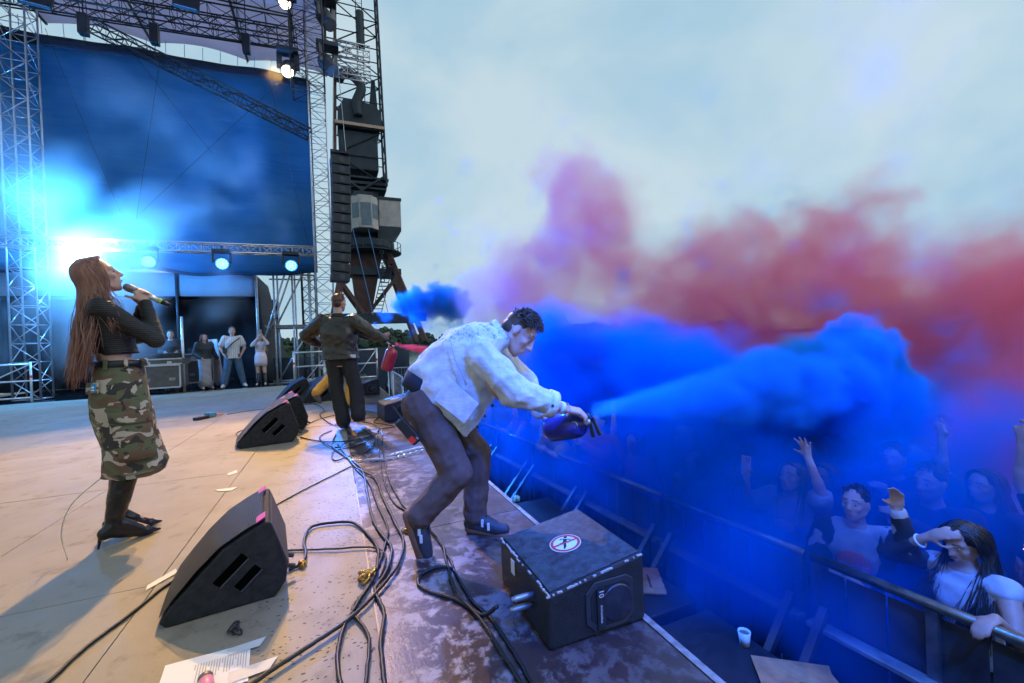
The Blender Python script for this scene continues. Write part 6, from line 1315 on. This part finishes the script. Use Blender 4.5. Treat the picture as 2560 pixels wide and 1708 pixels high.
FAR = [(0.82, 9.41, 1.6, 0.09, 1), (1.06, 9.53, 1.74, 0.17, 1), (1.36, 9.63, 1.94, 0.3, 1), (1.71, 9.7, 2.08, 0.43, 1), (2.11, 9.74, 2.12, 0.5, 1), (2.48, 9.59, 2.08, 0.47, 1), (2.75, 9.47, 1.97, 0.42, 0.9), (1.81, 9.87, 1.61, 0.55, 0.45), (2.32, 9.44, 1.48, 0.59, 0.5), (2.68, 8.64, 1.34, 0.55, 0.6), (1.53, 9.99, 1.32, 0.45, 0.25), (1.76, 9.89, 2.47, 0.2, 0.9), (2.22, 9.7, 2.45, 0.18, 0.9), (2.9, 7.6, .9, .6, .5)]
HAZ = [(-5.03, 14.04, 4.0, 1.24, 1), (-4.27, 13.72, 4.87, 1.12, 0.8), (-6.11, 14.5, 5.51, 1.01, 0.6), (-4.24, 13.16, 2.99, 1.18, 1), (-5.78, 14.35, 3.36, 1.24, 0.9), (-3.17, 14.35, 5.76, 1.35, 0.4), (-3.68, 14.56, 4.19, 1.35, 0.5), (-1.77, 14.31, 5.76, 1.53, 0.35), (-6.79, 14.78, 4.08, 1.35, 0.6), (-6.63, 13.61, 1.89, 1.63, 0.5), (-5.32, 14.15, 1.77, 1.8, 0.5), (-3.7, 14.9, 1.75, 1.66, 0.4), (-1.6, 14.23, 4.22, 1.15, 0.25), (-7.51, 15.0, 7.54, 1.59, 0.4), (-4.5, 15.0, 7.5, 1.8, .3)]
NOZ = (1.262, 1.99, .715)
END = Vector((5.3, 2.75, .62))
JET = [(2.9, 2.3, .70, .22, .55), (3.4, 2.42, .72, .34, .8), (3.9, 2.5, .74, .42, 1), (4.4, 2.6, .72, .5, 1), (4.9, 2.7, .66, .55, 1), (5.4, 2.85, .6, .6, .9), (5.8, 3.0, .45, .6, .8), (4.6, 2.6, .85, .36, .7), (5.2, 2.8, .85, .42, .6), (5.0, 2.7, .25, .55, .8), (4.4, 2.5, .4, .4, .7), (5.7, 2.9, .1, .6, .6), (4.0, 2.4, .5, .35, .7)]
SM_BLUE = (.0, .34, 1.0); SM_RED = (1.0, .33, .50)
BLU += [(3.2, 4.6, .2, .8, .8), (4.2, 5.6, .3, 1.0, .8), (5.4, 4.6, .1, 1.0, .9), (6.2, 5.6, .4, 1.1, .7), (7.4, 4.2, .1, 1.1, .8), (5.8, 2.0, -.4, .8, .7), (4.6, 2.2, -.5, .6, .7), (3.9, 2.9, -.2, .6, .6), (7.2, 2.6, -.2, 1.0, .8), (4.0, 7.5, .2, 1.2, .6), (5.5, 7.0, .4, 1.2, .6), (8.6, 5.2, .2, 1.3, .7), (9.5, 3.5, -.1, 1.2, .7), (4.2, 1.2, -.9, .5, .5), (5.2, .9, -.8, .7, .6)]
RED += [(6.4, 8.2, 1.6, 1.6, .5), (8.2, 8.0, 1.8, 1.8, .45), (10.5, 7.0, 2.0, 1.8, .5), (12.5, 5.5, 2.2, 2.0, .5), (13, 3.5, 1.2, 2.2, .5), (12, 2, .6, 2.0, .6), (4.2, 8.4, 1.4, 1.2, .6), (7.0, 7.2, 3.6, 1.4, .3), (9.0, 7.0, 3.9, 1.5, .25)]
RED = [(a, b, c, r * 1.35, w * .95) for a, b, c, r, w in RED] + [(5.0, 6.6, .6, 1.3, .5), (7.5, 5.2, .6, 1.5, .6), (9.5, 4.4, .4, 1.6, .6), (11, 3.2, .2, 1.8, .7), (7.2, 1.2, -.4, 1.0, .8), (9, .6, .0, 1.6, .7)]
BLU = [(a, b, c, r * 1.2, w) for a, b, c, r, w in BLU] + [(4.3, 1.9, .0, .9, .6), (4.0, 2.6, .3, .7, .5), (5.2, 1.8, .2, 1.0, .6), (3.9, .9, -.3, .8, .45), (4.0, 3.4, .5, .8, .7), (6.0, 6.8, .8, 1.6, .6), (8.0, 7.0, .6, 1.8, .6), (10.5, 5.5, .3, 2.0, .6), (4.0, 9.0, .4, 1.5, .6), (3.2, 8.0, .3, .9, .5), (12, 4, 0, 2.2, .5)]
PIT = [(a, b, c, r * 1.5, w) for a, b, c, r, w in PIT] + [(2.6, 3.6, -.2, .7, .6), (2.4, 4.6, -.3, .7, .5), (3.1, 1.4, -.3, .5, .35), (2.3, 2.5, -.8, .6, .5), (2.2, 6.0, -.3, .8, .5), (3.5, 2.6, -.1, .6, .6), (2.2, 1.2, -.9, .5, .3)]
BLU += [(3.6, .6, .5, .8, .5), (4.2, 1.6, .65, .9, .6), (5.2, 1.0, .6, 1.0, .6), (6.2, 1.8, .6, 1.1, .6), (3.5, 2.6, .55, .7, .6), (3.3, 3.6, .6, .7, .7), (7.6, 1.4, .4, 1.2, .5)]
PIT += [(3.0, 2.6, -.35, .7, .8), (3.3, 3.3, -.5, .8, .8), (2.9, 3.9, -.4, .8, .8), (3.2, 2.0, -.45, .5, .6), (2.7, 2.1, -.1, .5, .7), (2.6, 5.4, -.4, .9, .7), (2.5, 7.2, -.4, 1.0, .6)]
RED += [(8, 5, 1.1, 1.6, .9), (10.5, 4, 1.1, 1.8, .9), (12.5, 2.5, 1.0, 2, .9), (6.5, 6, 1.2, 1.3, .8), (4.5, 1.4, .0, .55, 1.5), (5.0, 1.5, .5, .7, 1.2), (4.4, 1.3, -.4, .45, 1.4), (5.6, 1.7, -.2, .7, 1.2), (14, 4, 2.5, 2, .6)]
RED = [(a, b, c, r, w * (1.7 if a < 5.2 and b > 7 else 1)) for a, b, c, r, w in RED]
RED += [(9, 6, .9, 1.6, 1), (11, 5, .9, 1.8, 1), (13, 3.5, .8, 2, 1), (7.5, 7, .9, 1.5, .9), (5.2, 5.2, .7, .8, .9), (5.8, 4.6, .5, .7, .8), (6.6, 5.0, .4, .9, .9), (4.6, 6.2, .9, .9, .8), (7.4, 4.4, .7, .9, .8), (6.4, 3.6, .9, .6, .7), (7.4, 3.4, .4, .8, .9)]
BLU += [(9, 7.5, 1.0, 1.6, .45), (12, 5.5, .9, 1.8, .45), (7, 8.5, 1.0, 1.4, .45)]
BLU = [(a, b, c, r, w * ((.3 if c > .1 else .9) if b < 2.2 and a > 4.1 else 1)) for a, b, c, r, w in BLU]
RED += [(4.9, 1.2, .1, .7, 1.6), (5.6, 1.3, .7, .9, 1.4), (6.4, 1.2, .2, 1.0, 1.4), (4.6, 1.1, -.5, .6, 1.5), (7.4, 1.8, 1.2, 1.2, 1.0), (4.0, .9, .1, .4, 1.0)]
BLU = [(a, b, c - (.25 if b > 3.9 and a > 4 else 0), r, w * (.8 if b > 3.9 and a > 4 else 1)) for a, b, c, r, w in BLU]
smoke('red_smoke', volmat('red_powder', SM_RED, 1.0, .68), RED, .12, 1.25, 4.2, .75, 1.75, .9, .6, detail=6.0)
smoke('blue_smoke', volmat('blue_powder', SM_BLUE, 3.2, .3), BLU, .1, 1.5, 3.2, .4, 1.4, .55, .9, detail=6.0)
PIT += [(3.3, 1.6, -.2, .5, .55), (3.55, 1.25, -.25, .5, .5), (3.6, 2.0, -.1, .55, .7), (3.5, 1.7, .1, .4, .5), (3.9, 1.5, -.3, .6, .6), (3.7, 2.6, -.2, .6, .7)]
smoke('pit_smoke', volmat('blue_powder_thin', SM_BLUE, 2.1, .3), PIT, .07, 1.9, 1.6, .15, 1.3, .35, 1.1, detail=5.0)
smoke('blue_jet', volmat('blue_powder_dense', (.03, .45, 1.0), 14, .2), JET, .032, 4.2, 2.6, .65, 1.1, .4, 2.6, cone=(NOZ, tuple(END), .014, .56, 3.4, 1.6), detail=6.0)
smoke('far_blue_smoke', volmat('far_blue_powder', (.02, .46, 1.0), 8, .2), FAR, .045, 3.4, 1.7, .5, 1.05, .28, 2.2, detail=5.0)
smoke('red_jet', volmat('red_powder_dense', (.9, .12, .15), 12, .1), [(1.44, 5.68, .93, .14, 1), (1.6, 5.6, .9, .2, .9), (1.9, 5.5, .9, .3, .6)], .028, 3, .8, .3, .9, .08, 2, cone=((.80, 6.2, 1.125), (1.5, 5.65, .93), .01, .13, .95, 2.0))
HAZ += [(-6.5, 14.6, 6.2, 1.6, .5), (-2.6, 14.8, 3.2, 1.4, .4), (-5.2, 14.8, 9, 1.8, .25), (-8.2, 14.5, 5, 1.8, .6), (-8.5, 14.2, 2, 1.6, .6), (-3.0, 14.7, 7.3, 1.4, .3)]
smoke('stage_haze', volmat('stage_fog', (.88, .93, 1.0), .8, .2), HAZ, .17, .7, 2.2, .3, 1.5, .8, .45, detail=5.0)
